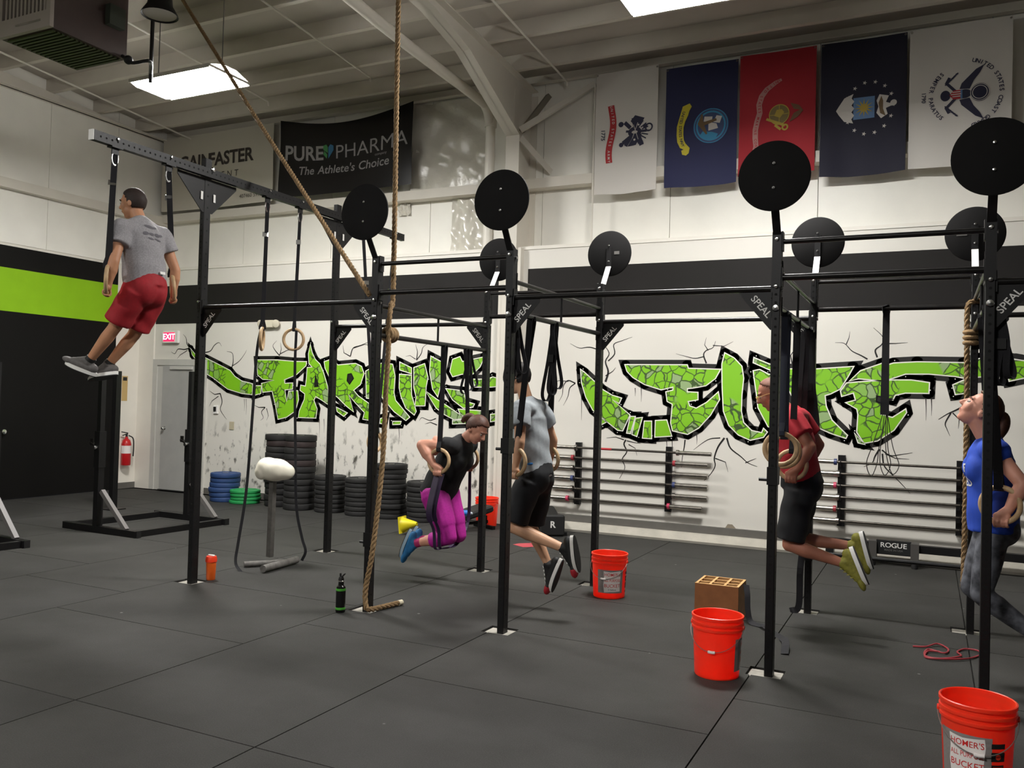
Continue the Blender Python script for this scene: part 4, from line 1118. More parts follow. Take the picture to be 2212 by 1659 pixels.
ring(J5['haR'], nrm((.95, -.25, 0)), (1.168, .74, 2.265), 'wooden ring in the far hand of the woman in blue', wdir=X3, buckle=False, sw=.05)
ch = f5['pel']+f5['U']*f5['T']*.56+f5['Lf']*.01
for body_, px_, pz_ in (('FIT', 0, .04), ('RED', .02, -.04)): onto(Flat().text(body_, px_, pz_, .075, .02), 'chest_print', m_whitearm, f5['shirt'], ch, f5['Lf'], f5['U'], -f5['F'], r5)
# --- rings left hanging
tails = {0: [A(XB, .70, 2.3), aty(555, 760, .72), aty(545, 900, .70), aty(532, 1060, .66), aty(515, 1170, .62), aty(509, 1215, .58), aty(522, 1238, .55)],
         1: [A(XB, 1.19, 2.3), aty(637, 800, 1.19), aty(638, 950, 1.2), aty(640, 1090, 1.2), aty(652, 1160, 1.22), aty(660, 1190, 1.22), aty(652, 1211, 1.22)]}
ga = aty(565, 755, .72); gb = aty(633, 755, 1.19)
ra_ = ring(ga, nrm((.55, -.8, 0)), (XB, .72, ZB), 'idle wooden ring seen edge-on below the overhead beam', tail=tails[0], wdir=nrm((.9,.4,0)), sw=.03, bar=False)
rb_ = ring(gb, nrm((.85, .35, 0)), (XB, 1.19, ZB), 'idle wooden ring facing the room below the overhead beam', tail=tails[1], wdir=nrm((.9,.4,0)), sw=.03, bar=False)
gc = aty(810, 976, 2.25); gd = aty(811, 972, 2.86)
rc_ = ring(gc, nrm((.16, .99, 0)), (XB, 2.25, ZB), 'low idle wooden ring half hidden behind the rope post, nearer one', wdir=nrm((.9,.4,0)), sw=.03, bar=False)
rd_ = ring(gd, nrm((.16, .99, 0)), (XB, 2.86, ZB), 'low idle wooden ring half hidden behind the rope post, farther one', wdir=nrm((.9,.4,0)), sw=.03, bar=False)
for rr, yb in ((ra_, .72), (rb_, 1.19), (rc_, 2.25), (rd_, 2.86)): carab(rr, A(XB+.0, yb, ZB-.03))
# loose strap hanging beside the man in red shorts, strap bundles on the rig
def bundle(x, y, z, L, label, w=.05, loops=3, m=m_strap, spread=.05):
    root = empty('hanging_strap', (x, y, z), label, 'strap', 'straps hung on the rig')
    MB().ribbon([A(x, y-.022, z-.05), A(x, y-.022, z), A(x, y, z+.024), A(x, y+.022, z), A(x, y+.022, z-.05)], X3, w).build('top_loop', m, root)
    for q in range(loops):
        a = (q-(loops-1)/2)*spread; l2 = L*(1-.08*q)
        MB().ribbon(spline([A(x, y-.02, z-.04), A(x+a*.6, y-.03, z-l2*.5), A(x+a-.02, y-.03, z-l2*.9), A(x+a, y, z-l2), A(x+a+.02, y+.03, z-l2*.9), A(x+a*.6, y+.03, z-l2*.5), A(x, y+.02, z-.04)], 6), X3, w*.7).build('strap_loop', m, root)
    MB().hexa(A(x, y-.036, z-L*.45), X3*w*1.1, Y3*.02, Z3*.06).build('buckle', m_black, root)
    return root
bundle(-1.854, .78, 2.275, .62, 'bundle of black straps hanging beside the man in the pale grey shirt', .04)
bundle(-3.022, 1.52, 2.125, .42, 'black strap with clips hanging above the woman in magenta', .035)
bundle(-1.854, .10, 2.27, .50, 'black strap bundle knotted on the front post', .045)
bundle(0, 1.60, 2.275, 1.0, 'black strap bundle beside the back post next to the man in red', .06)
bundle(1.225, .06, 2.27, .50, 'black strap bundle knotted beside the post of the woman in blue', .05)
b1 = aty(1915, 668, 1.854)
def band(x, z0, z1, z2, y, label):
    root = empty('resistance_band', (x, y, z0), label, 'band')
    MB().ribbon([A(x-.02, y-.03, z0-.06), A(x-.03, y-.03, z0), A(x, y, z0+.026), A(x+.03, y+.03, z0), A(x+.02, y+.03, z0-.06)], Y3, .05).build('top_loop', m_strap, root)
    MB().ribbon([A(x, y, z0-.01), A(x, y-.01, (z0+z1)/2), A(x, y-.012, z1)], X3, [.05, .055, .065], .012).build('folded_band', m_strap, root)
    for q, dx in enumerate((-.09, .01, .07)):
        MB().ribbon(spline([A(x-.01+.01*q, y, z1+.01), A(x+dx*.6-.03, y-.01, (z1+z2)/2), A(x+dx-.035, y-.01, z2+.10), A(x+dx, y, z2+.012*q), A(x+dx+.04, y+.01, z2+.10), A(x+dx*.6+.02, y+.01, (z1+z2)/2), A(x+.02, y, z1+.01)], 6), Y3, .014, .006).build('hanging_loop', mat('grey_band', '3C3C34', .6), root)
band(b1[0], 2.465, 1.62, 1.13, 1.854, 'long black resistance band looped over the far bar in front of the mural')
# strap from the near bar to the floor at the back post
MB_ = MB().ribbon(spline([A(-.03, 1.45, 2.25), A(-.06, 1.45, 1.4), aty(1733, 1150, 1.7), aty(1728, 1240, 1.72), aty(1725, 1310, 1.74)+A(0,0,.0), A(-.12, 1.74, .012)], 6), X3, .05)
tag(MB_.build('hanging_strap', m_strap, None, (-.12, 1.74, 0)), 'black strap trailing to the floor at the back post behind the man in red', 'strap')

# ================================================================== MURAL
YM = YB
def wp(u, v, off=0.): return aty(u, v, YM-off)
m_mblack = mat('mural_black', '1B1917', .5); m_mwhite = mat('mural_white', 'EDEBE2', .5)
mural = empty('wall_mural', (-2.5, YB, 1.2), 'green and black graffiti lettering with cobblestone pattern painted on the white wall', 'mural')
S_ = 3.95
def C6(l): return [(300+x/S_, 620+y/S_) for x, y in l]
def C7(l): return [(700+x/S_, 620+y/S_) for x, y in l]
def C8(l): return [(1160+x/S_, 660+y/S_) for x, y in l]
def C9(l): return [(1652+x/S_, 660+y/S_) for x, y in l]
def world2(l):
    out = []
    for u, v in l:
        p = aty(u, v, YM); out.append((p[0], p[2]))
    return out
def letter(polys, gaps=(), blacks=(), ow=.135, name='letter'):
    """one painted letter: black backing, white keyline, green fill"""
    polys = [world2(p) for p in polys]
    b = Flat()
    for p in polys:
        b.poly(p); b.stroke(p, ow, True)
        for q in p: b.ell(q[0], q[1], ow/2, n=8)
    bo = b.build(name, m_mblack, lambda p, q: (p, YM-.003, q), mural)
    w = Flat()
    for p in polys: w.poly(p); w.stroke(p, .026, True)
    w.build('keyline', m_mwhite, lambda p, q: (p, YM-.0045, q), bo)
    g = Flat()
    for p in polys: g.poly(p)
    g.build('fill', M_GREEN, lambda p, q: (p, YM-.006, q), bo)
    if blacks:
        k2 = Flat()
        for p in blacks:
            p = world2(p); k2.poly(p); k2.stroke(p, .015, True)
        k2.build('counter', m_mblack, lambda p, q: (p, YM-.0075, q), bo)
    if gaps:
        k2 = Flat()
        for p in gaps: k2.poly(world2(p))
        k2.build('gap', m_mwhite, lambda p, q: (p, YM-.0035, q), bo)
    # rivet dots
    d = Flat(); rnd = random.Random(len(polys)*7+int(polys[0][0][0]*100))
    for p in polys:
        for q in p[::2]:
            a = rnd.uniform(0, 6.28); d.ell(q[0]+.035*math.cos(a), q[1]+.035*math.sin(a), .0065, n=6)
    do = d.build('rivet_dots', m_mwhite, lambda p, q: (p, YM-.0038, q), bo); do['kind'] = 'stuff'
    return bo
letter([C6([(445,528),(480,575),(575,610),(690,668),(780,715),(820,765),(880,805),(970,828),(968,915),(880,905),(760,868),(690,815),(640,775),(575,735),(500,630),(458,575)]), C6([(990,845),(1045,845),(1040,905),(990,920)])])
letter([C6([(1010,625),(1180,625),(1330,638),(1430,640),(1425,670),(1345,745),(1240,790),(1245,825),(1312,822),(1310,868),(1245,875),(1262,985),(1282,892),(1355,888),(1362,960),(1335,1055),(1260,1108),(1190,1125),(1170,1010),(1140,885),(1060,895),(1050,825),(1160,795),(1060,785),(1018,750)])])
letter([C6([(1465,495),(1478,560),(1505,620),(1545,660),(1575,730),(1610,850),(1625,1005),(1560,960),(1510,930),(1492,965),(1520,1040),(1510,1115),(1365,1110),(1372,1060),(1415,960),(1420,910),(1380,880),(1385,840),(1425,850),(1435,770),(1440,690),(1485,685),(1455,650),(1450,570)])], blacks=[C6([(1508,740),(1535,848),(1500,852)])])
letter([C6([(1585,640),(1635,622),(1700,668),(1850,655),(1900,680),(1920,740),(1890,830),(1830,880),(1870,930),(1975,1005),(1975,1135),(1915,1125),(1930,1070),(1850,985),(1790,915),(1830,1060),(1770,1010),(1700,940),(1650,900),(1625,760),(1592,690)]), C6([(1690,1030),(1775,1075),(1750,1100),(1695,1060)])], blacks=[C6([(1785,745),(1815,738),(1835,780),(1800,830),(1778,800)])])
letter([C7([(360,720),(410,692),(500,650),(585,662),(605,760),(595,900),(610,970),(728,1110),(700,1135),(600,1060),(500,940),(490,850),(420,800),(402,950),(365,945)]), C7([(485,1125),(520,1115),(510,1165),(480,1160)]), C7([(590,1150),(655,1150),(650,1168),(590,1170)])])
letter([C7([(648,748),(745,755),(745,920),(785,1060),(770,1088),(700,1030),(660,930),(645,860)]), C7([(650,645),(745,692),(745,735),(650,705)])])
letter([C7([(770,690),(858,658),(885,770),(870,850),(860,1010),(780,1010),(790,940),(770,860)]), C7([(915,595),(1000,640),(1010,780),(985,870),(970,930),(930,870),(905,720)]), C7([(870,890),(960,960),(1040,1010),(1200,1118),(1110,1128),(1030,1085),(960,1030)])])
letter([C7([(1100,620),(1160,598),(1180,640),(1365,600),(1330,680),(1260,748),(1180,740),(1100,762),(1078,720)]), C7([(1045,870),(1190,890),(1210,980),(1280,1000),(1270,1022),(1190,1030),(1100,960)]), C7([(1275,790),(1400,790),(1440,770),(1535,800),(1530,840),(1430,850),(1290,850)]), C7([(1150,1045),(1340,1060),(1355,1090),(1250,1110),(1170,1092)]), C7([(1425,1090),(1530,1075),(1530,1130),(1425,1145)]), C7([(1100,1140),(1230,1135),(1230,1160),(1100,1165)])])
letter([C8([(375,550),(402,570),(500,660),(560,720),(640,768),(718,792),(700,830),(640,800),(790,935),(730,1065),(690,1060),(590,980),(480,890),(420,780),(385,660)]), C8([(555,968),(588,992),(555,1010)])])
letter([C8([(800,950),(835,950),(795,1088),(770,1085)]), C8([(845,965),(895,960),(850,1112),(815,1097)]), C8([(920,990),(975,990),(975,1132),(905,1127)]), C8([(1015,985),(1105,980),(1145,1110),(1010,1118)])])
letter([C8([(755,508),(1280,510),(1290,540),(1560,548),(1520,620),(1440,680),(1330,700),(1280,705),(1280,740),(1370,745),(1370,800),(1285,815),(1300,860),(1360,880),(1450,830),(1545,745),(1555,800),(1480,930),(1380,1040),(1285,1095),(1160,1065),(1145,1000),(1160,840),(1115,815),(1105,740),(1165,725),(1165,690),(1060,715),(920,670),(820,610),(772,560)])])
letter([C8([(1605,410),(1680,450),(1745,520),(1760,620),(1745,760),(1740,900),(1760,1000),(1830,1070),(1920,1090),(1935,1055),(1960,1080),(1930,1120),(1820,1145),(1720,1100),(1640,1020),(1595,900),(1585,700),(1582,500)])])
letter([C8([(1855,450),(1975,500),(2060,530),(2060,570),(1975,540),(1850,485)]), C8([(1850,560),(1900,550),(1975,590),(2060,600),(2070,1060),(1975,1030),(1890,870),(1880,780),(1860,640)])])
letter([C9([(160,545),(440,545),(752,525),(710,600),(640,710),(560,750),(510,765),(520,860),(570,980),(700,1108),(690,1128),(560,1085),(440,1030),(300,900),(200,700)])], gaps=[])
letter([C9([(730,640),(820,560),(1000,498),(1020,520),(1100,495),(1300,485),(1700,492),(1860,450),(1900,600),(1700,615),(1620,600),(1400,580),(1200,580),(1020,640),(800,620)]), C9([(1610,680),(1700,640),(1750,640),(1740,740),(1630,755)]), C9([(2040,450),(2300,490),(2280,600),(2090,640)])])
letter([C9([(700,665),(850,652),(1000,645),(1100,640),(1250,640),(1400,662),(1395,745),(1200,742),(1110,762),(1090,800),(960,770),(950,820),(1000,840),(980,930),(1090,960),(1200,890),(1205,912),(1100,1060),(960,1150),(850,1170),(790,1080),(800,930),(790,880),(700,830),(780,810),(760,740),(660,770),(652,730)]), C9([(770,1095),(845,1180),(800,1168)])], blacks=[C9([(955,770),(1090,800),(1000,838),(952,822)])])
# cracks and drips
cracks = []
def crack(u, v, pts, w=.022):
    """pts: offsets in photo pixels from the root"""
    cracks.append(([(u, v)]+[(u+a, v+b) for a, b in pts], w))
crack(410, 752, [(-12, 3), (-25, 2), (-32, 12), (-40, 8)]); crack(410, 752, [(-6, -10), (-8, -22), (-14, -30)]); crack(405, 757, [(-16, 10), (-22, 18)], .014)
crack(500, 797, [(4, -16), (2, -34), (-10, -38)]); crack(503, 790, [(14, -10), (26, -26), (30, -34)], .015); crack(441, 762, [(14, -4), (22, -16), (32, -22), (38, -14)], .018)
crack(476, 850, [(-12, 2), (-24, -6)], .018); crack(476, 850, [(4, 18), (0, 34), (8, 48), (14, 56)], .02); crack(472, 856, [(-14, 10), (-20, 22)], .015)
crack(604, 768, [(-10, -12), (-14, -22), (-6, -32)], .018); crack(604, 768, [(4, -14), (2, -28)], .016); crack(606, 764, [(16, -8), (30, -6)], .015)
crack(573, 880, [(-14, 0), (-26, -6)], .018); crack(573, 880, [(-8, 10), (-4, 22), (-10, 28)], .016); crack(576, 882, [(4, 16), (0, 26)], .014)
crack(757, 770, [(6, -18), (22, -24), (46, -34)], .02); crack(757, 770, [(-14, -8), (-16, -24)], .018); crack(764, 752, [(24, -8), (44, -4)], .014)
crack(900, 778, [(2, -18), (-2, -34)], .018); crack(900, 778, [(10, -14), (14, -28), (26, -36)], .016); crack(898, 776, [(-12, -8), (-22, -6)], .012)
crack(944, 918, [(-14, -6), (-26, -2)], .016); crack(942, 904, [(-14, 4), (-30, -2), (-36, 4)], .014)
crack(1243, 828, [(-16, -6), (-26, 6), (-28, 24), (-36, 40)], .018); crack(1243, 828, [(-12, 10), (-16, 28), (-26, 48)], .016); crack(1228, 824, [(-20, -2), (-34, 4)], .012)
crack(1308, 825, [(6, -22), (0, -44), (8, -62), (-6, -84)], .03); crack(1314, 780, [(14, -16), (12, -36), (30, -44), (52, -52)], .018); crack(1308, 812, [(16, -10), (22, -18)], .014); crack(1300, 758, [(-26, -8), (-48, -6), (-68, -16)], .016)
crack(1526, 785, [(-6, -18), (0, -28), (14, -34), (20, -48)], .02); crack(1522, 770, [(-20, 4), (-40, 0), (-62, -6)], .014); crack(1530, 757, [(-8, -12), (-4, -28)], .012); crack(1540, 746, [(24, 2), (44, -8)], .012)
crack(1352, 950, [(-4, 10), (2, 26), (-8, 42), (-2, 60), (-14, 84)], .022); crack(1354, 952, [(16, 4), (30, 6)], .014); crack(1348, 950, [(-18, -6), (-38, -4)], .014); crack(1358, 960, [(14, 8), (18, 24)], .012)
crack(1480, 950, [(-2, 16), (-6, 38), (-8, 60)], .018)
crack(1565, 946, [(-14, 20), (-22, 44), (-20, 60), (-30, 78), (-44, 92)], .024); crack(1570, 946, [(8, 22), (30, 40), (46, 54), (66, 62)], .022); crack(1556, 946, [(-22, 2), (-40, 12), (-58, 26)], .014); crack(1545, 990, [(22, 8), (28, 30)], .014); crack(1610, 1000, [(14, -6), (24, -10)], .012)
crack(1895, 772, [(-4, -16), (10, -28), (12, -44), (-8, -64)], .02); crack(1905, 742, [(30, 0), (56, -2)], .014); crack(1874, 776, [(-14, -8), (-34, -18), (-50, -34), (-70, -36)], .018); crack(1828, 744, [(6, -14), (8, -28)], .012)
crack(1900, 970, [(-10, 16), (-16, 30), (-34, 38)], .022); crack(1905, 972, [(18, 12), (40, 10), (66, 6)], .016); crack(1912, 980, [(22, 10), (52, 12)], .014); crack(1906, 980, [(4, 26), (20, 44), (44, 68), (60, 86)], .018)
crack(2085, 876, [(-20, 10), (-38, 18), (-58, 30)], .022); crack(2054, 892, [(-12, 22), (-8, 36), (-2, 50)], .016); crack(2058, 892, [(14, 14), (12, 34)], .014)
crack(2180, 780, [(14, -16), (30, -14)], .014); crack(1712, 790, [(-4, -22), (10, -44)], .018)
for (u, v, l) in ((528, 862, 26), (532, 862, 34), (690, 905, 40), (700, 905, 30), (862, 925, 34), (1372, 838, 18), (1385, 838, 30), (1256, 848, 60), (1440, 952, 22), (1452, 952, 30), (2000, 862, 46), (2012, 862, 36), (1806, 830, 40), (1770, 940, 40), (1505, 940, 20)):
    cracks.append(([(u, v), (u+.5, v+l*.5), (u, v+l)], .010))
for pts, w in cracks:
    p2 = world2(pts)
    if len(p2) > 3: p2 = [tuple(q[:2]) for q in spline([A(a, b, 0) for a, b in p2], 4)]
    m = len(p2); f = Flat(); f.stroke(p2, [w*(1-.8*i/(m-1)) for i in range(m)])
    f.build('crack', m_mblack, lambda p, q: (p, YM-.0025, q), mural)

# ================================================================== FLAGS AND BANNERS
def cloth(name, x0, x1, z0, z1, y, m, parent, amp=.018, sag=0., n=(18, 22), seed=0, topdip=0.):
    rnd = random.Random(seed); ph = [rnd.uniform(0, 6.28) for _ in range(4)]
    w, h = x1-x0, z1-z0
    def S(a, b):   # a,b in 0..1
        x = x0+w*a; z = z0+h*b
        z -= topdip*math.sin(math.pi*a)*b
        z -= sag*math.sin(math.pi*a)*(1-b)
        dy = amp*(1.15-b)*(math.sin(a*7+ph[0])*.6+math.sin(a*13+ph[1]+b*2)*.4)+amp*.5*math.sin(b*6+ph[2]+a*4)
        return A(x, y-abs(amp)-dy, z)
    mb = MB(); nu, nv = n
    front = [S(i/nu, j/nv) for j in range(nv+1) for i in range(nu+1)]; o = len(front)
    vs = front+[p+A(0, .002, 0) for p in front]
    fs = [(j*(nu+1)+i, j*(nu+1)+i+1, (j+1)*(nu+1)+i+1, (j+1)*(nu+1)+i) for j in range(nv) for i in range(nu)]
    fs += [tuple(q+o for q in reversed(f)) for f in fs]
    bd = [i for i in range(nu+1)]+[j*(nu+1)+nu for j in range(1, nv+1)]+[nv*(nu+1)+i for i in range(nu-1, -1, -1)]+[j*(nu+1) for j in range(nv-1, 0, -1)]
    fs += [(a, b, b+o, a+o) for a, b in zip(bd, bd[1:]+bd[:1])]
    mb.add(vs, fs, True)
    ob = mb.build(name, m, parent, origin=((x0+x1)/2, y, z0), auto=60)
    return ob, S
class FlagArt:
    """design coordinates: p along the flag's long side, q across; flag hangs turned a quarter"""
    def __init__(s, ob, S, w, h): s.ob, s.S, s.w, s.h = ob, S, w, h; s.L = 0
    def put(s, name, f, m, lift=1):
        def fn(p, q):
            a = .5+q/s.w; b = .5-p/s.h
            P = s.S(min(max(a, 0), 1), min(max(b, 0), 1)); return P+A(0, -.0035-.0015*lift, 0)
        f.build(name, m, fn, s.ob, maxlen=.06)
def scroll(p0, p1, q, w, bend=.05):
    return [(p0+(p1-p0)*t, q+bend*(math.sin(t*math.pi*2-.6)*.5-math.cos(t*math.pi)*.0)) for t in np.linspace(0, 1, 17)]
YFL = YU-.215
m_fw = mat('flag_white', 'D8D3CC', .75); m_fn = mat('flag_navy', '23264C', .75); m_fr = mat('flag_red', 'A61E2A', .75); m_fd = mat('flag_dark', '17162A', .75)
m_gold = mat('print_gold', 'B39A35', .6); m_yel = mat('print_yellow', 'C9BA2E', .6); m_navyp = mat('print_navy', '25253F', .6); m_cyan = mat('print_cyan', '2F86B0', .6); m_paleblue = mat('print_pale_blue', '5B7DA8', .6); m_palew = mat('print_pale', 'CFC9C2', .6); m_brownp = mat('print_brown', '6B5433', .6); m_redp = mat('print_red', 'B0262C', .6)
def flag(uL, uR, vT, vB, m, label, seed):
    a = aty(uL, (vT+vB)/2, YFL)[0]; b = aty(uR, (vT+vB)/2, YFL)[0]
    zt = aty((uL+uR)/2, vT, YFL)[2]; zb = aty((uL+uR)/2, vB, YFL)[2]
    ob, S = cloth('flag', a, b, zb, zt, YFL, m, None, .018, .02, seed=seed)
    tag(ob, label, 'flag', 'military flags on the upper wall')
    for c in (0.02, .98): MB().lathe([(.006, 0), (.012, 0), (.012, .003), (.006, .003)], S(c, .985)+A(0, -.004, 0), axis=(0,-1,0), n=10).build('grommet', m_chrome, ob)
    return FlagArt(ob, S, b-a, zt-zb)
# army style flag: white
fa = flag(1287, 1421, 152, 415, m_fw, 'white flag with red scroll and dark blue arms, leftmost of the row', 1)
rb = scroll(-.36, .40, -.20, .09)
fa.put('scroll', Flat().stroke(rb, .085), m_redp); 
tx = Flat()
for i, ch in enumerate('UNITED STATES ARMY'):
    t = (i+.5)/18*16; k2 = min(int(t), 15); fr_ = t-k2; pt = (rb[k2][0]*(1-fr_)+rb[k2+1][0]*fr_, rb[k2][1]*(1-fr_)+rb[k2+1][1]*fr_)
    if ch != ' ': tx.text(ch, pt[0], pt[1], .045, .02)
fa.put('scroll_lettering', tx, m_palew, 2)
fa.put('date', Flat().text('1775', .03, -.31, .075, .02), m_navyp)
em = Flat().ell(.02, .12, .07, .09).stroke([(-.15, .22), (.0, .12), (.19, .0)], .05).stroke([(-.17, .10), (.0, .14), (.2, .22)], .06).poly([(-.15, .25), (-.02, .15), (-.13, .06), (-.2, .12)]).poly([(.05, .22), (.19, .14), (.2, .03), (.08, .1)]).stroke([(.0, .0), (.02, .28)], .03).ring(-.02, .31, .035, .055).stroke([(-.12, -.02), (-.04, .06)], .05).stroke([(.15, -.04), (.08, .06)], .05).ell(.17, -.06, .03).ell(-.1, -.07, .035).ell(-.04, .26, .03)
for i in range(9): a = math.pi*(.1+.8*i/8); em.stroke([(.02+.09*math.cos(a), .12+.10*math.sin(a)), (.02+.17*math.cos(a), .12+.19*math.sin(a))], .016)
fa.put('emblem', em, m_navyp)
fa.put('emblem_detail', Flat().ell(.02, .12, .02, .04).stroke([(-.1, .16), (.1, .09)], .008).stroke([(-.08, .1), (.12, .17)], .008).ell(.12, .12, .014).ell(-.07, .17, .012), m_palew, 2)
# navy style flag: dark blue
fb = flag(1438, 1593, 140, 400, m_fn, 'dark blue flag with yellow scroll and round ship seal', 2)
rb = [(-.27, -.13), (-.23, -.19), (-.16, -.21), (-.08, -.24), (0, -.26), (.1, -.26), (.18, -.25), (.24, -.22), (.28, -.17), (.32, -.19), (.36, -.20)]
fb.put('scroll', Flat().stroke(rb, [.05,.10,.10,.085,.085,.085,.085,.085,.06,.10,.05]), m_yel)
tx = Flat().arctext('UNITED STATES NAVY', .03, .30, .56, .05, -math.pi/2, 1, step=.045)
fb.put('scroll_lettering', tx, m_navyp, 2)
fb.put('seal', Flat().ell(.02, .13, .215, .225, 40), mat('seal_blue', '35466E', .6))
fb.put('seal_ring', Flat().ring(.02, .13, .165, .185).ring(.02, .13, .205, .215), m_cyan, 2)
fb.put('sea', Flat().poly([(.08, .03), (.12, .0), (.19, .06), (.2, .18), (.13, .22), (.10, .15)]), m_cyan, 3)
fb.put('ship', Flat().poly([(-.10, .20), (-.02, .16), (.0, .24), (-.08, .27)]).poly([(-.03, .10), (.08, .10), (.06, .22), (.0, .2)]).poly([(-.1, .05), (-.04, .04), (-.03, .14), (-.09, .15)]), m_palew, 4)
fb.put('eagle', Flat().stroke([(-.13, .02), (-.02, .0), (.12, .08)], [.02, .07, .02]).stroke([(.0, .0), (-.05, .2)], [.05, .03]), m_brownp, 5)
# marine style flag: red
fc = flag(1598, 1762, 112, 376, m_fr, 'red flag with pale scroll and gold globe emblem', 3)
rb = [(-.40, .05), (-.37, -.02), (-.30, -.12), (-.22, -.18), (-.12, -.21), (-.02, -.20), (.08, -.23), (.18, -.25), (.28, -.25), (.38, -.24), (.46, -.26)]
fc.put('scroll', Flat().stroke(rb, [.03,.05,.06,.065,.065,.065,.065,.065,.065,.06,.05]), mat('scroll_pale', 'B8837E', .6))
tx = Flat(); s = 'UNITED STATES MARINE CORPS'
for i, ch in enumerate(s):
    t = (i+1.2)/(len(s)+1)*10; k2 = min(int(t), 9); f = t-k2
    P = (rb[k2][0]*(1-f)+rb[k2+1][0]*f, rb[k2][1]*(1-f)+rb[k2+1][1]*f); ang = math.atan2(rb[k2+1][1]-rb[k2][1], rb[k2+1][0]-rb[k2][0])
    if ch != ' ': tx.text(ch, P[0], P[1], .042, .02, rot=ang)
fc.put('scroll_lettering', tx, m_redp, 2)
fc.put('globe', Flat().ell(.02, .03, .125, .115, 36), mat('globe_olive', '7C6A3A', .6))
fc.put('globe_lines', Flat().ring(.02, .03, .112, .122).stroke([(-.10, .03), (.14, .03)], .008).stroke([(.02, -.08), (.02, .14)], .008).poly([(-.04, .0), (.03, -.03), (.06, .04), (.0, .09), (-.04, .06)]), m_gold, 2)
fc.put('eagle', Flat().poly([(-.10, .16), (-.02, .20), (.0, .27), (.03, .20), (.13, .15), (.08, .25), (.01, .31), (-.06, .26)]), mat('eagle_brown', '6E4A2C', .6), 2)
fc.put('anchor', Flat().stroke([(.06, -.12), (.12, .02), (.16, .10)], .03).ring(.18, .10, .02, .04).stroke([(.14, -.02), (.2, .05)], .03), m_gold, 3)
# air force style flag: very dark navy
fd = flag(1773, 1958, 85, 376, m_fd, 'very dark navy flag with ring of white stars and shield', 4)
st = Flat()
for i in range(13):
    a = math.radians(-62+i*(304/12)); st.star(.02-.0+.30*math.cos(a+math.pi/2+math.radians(-62)*0-math.pi/2+math.pi)*1.0, .07+.26*math.sin(a), .026)
fd.put('stars', Flat().raw(st.v, st.f), m_palew)
fd.put('shield', Flat().poly([(-.11, -.10), (.14, -.10), (.14, .13), (-.11, .13)]), m_paleblue)
fd.put('sunburst', Flat().star(.015, .015, .11, 12, .35), m_gold, 2)
cl = [(-.15, -.11), (.18, -.11)]
fd.put('cloud', Flat().poly([(-.16, -.10), (-.12, -.20), (-.03, -.26), (.02, -.29), (.07, -.26), (.15, -.20), (.18, -.10), (.13, -.12), (.09, -.09), (.05, -.12), (.01, -.09), (-.03, -.12), (-.07, -.09), (-.11, -.12)]), m_palew, 2)
fd.put('eagle', Flat().poly([(-.12, .18), (-.05, .15), (.02, .17), (.09, .15), (.16, .20), (.12, .27), (.05, .25), (.02, .34), (-.02, .25), (-.09, .28)]).ell(.0, .33, .035), m_palew, 2)
fd.put('eagle_wing', Flat().poly([(-.10, .2), (-.02, .17), (.1, .19), (.14, .25), (.05, .22), (-.04, .22)]), m_brownp, 3)
# coast guard style flag: white
fe = flag(1964, 2186, 52, 355, m_fw, 'white flag with dark eagle in a circle of lettering, rightmost of the row', 5)
def words(full, *args, **kw):
    for wd_ in full.split():
        k0 = full.index(wd_); masked = ''.join(c if k0 <= i < k0+len(wd_) else ' ' for i, c in enumerate(full))
        fe.put('word', Flat().arctext(masked, *args, **kw), m_navyp)
words('UNITED STATES COAST GUARD', .0, .04, .37, .062, math.radians(90), -1, step=.108)
words('SEMPER PARATUS', 0, .04, .33, .062, math.radians(-90), 1, step=.13)
fe.put('date', Flat().text('1790', 0, -.36, .06, .02), m_navyp)
fe.put('eagle', Flat().poly([(-.06, .0), (-.12, .02), (-.26, .16), (-.30, .24), (-.22, .2), (-.14, .14), (-.05, .1)]).poly([(.06, .0), (.12, .02), (.26, .16), (.30, .24), (.22, .2), (.14, .14), (.05, .1)]).ell(0, .05, .05, .07).ell(0, -.14, .06, .05).stroke([(-.04, -.04), (-.14, -.13), (-.2, -.1)], .03).stroke([(.04, -.04), (.14, -.13), (.2, -.1)], .03), m_navyp)
for sgn in (-1, 1):
    lf = Flat()
    for i in range(6): lf.ell(sgn*(.13+.02*i), -.13+.02*i, .022, .010, 8, rot=sgn*.9)
    fe.put('laurel', lf, m_navyp, 2)
fe.put('seal', Flat().ell(0, .20, .10, .095, 32), m_navyp, 2)
fe.put('seal_ring', Flat().ring(0, .20, .068, .075).ring(0, .20, .088, .094), m_fw, 3)
fe.put('shield', Flat().poly([(-.05, .03), (.05, .03), (.05, -.06), (0, -.10), (-.05, -.06)]), m_redp, 3)
fe.put('shield_stripes', Flat().rect(-.035, -.025, -.07, .02).rect(-.01, 0, -.085, .02).rect(.015, .025, -.07, .02), m_fw, 4)
fe.put('shield_chief', Flat().rect(-.05, .05, .01, .03), m_paleblue, 4)
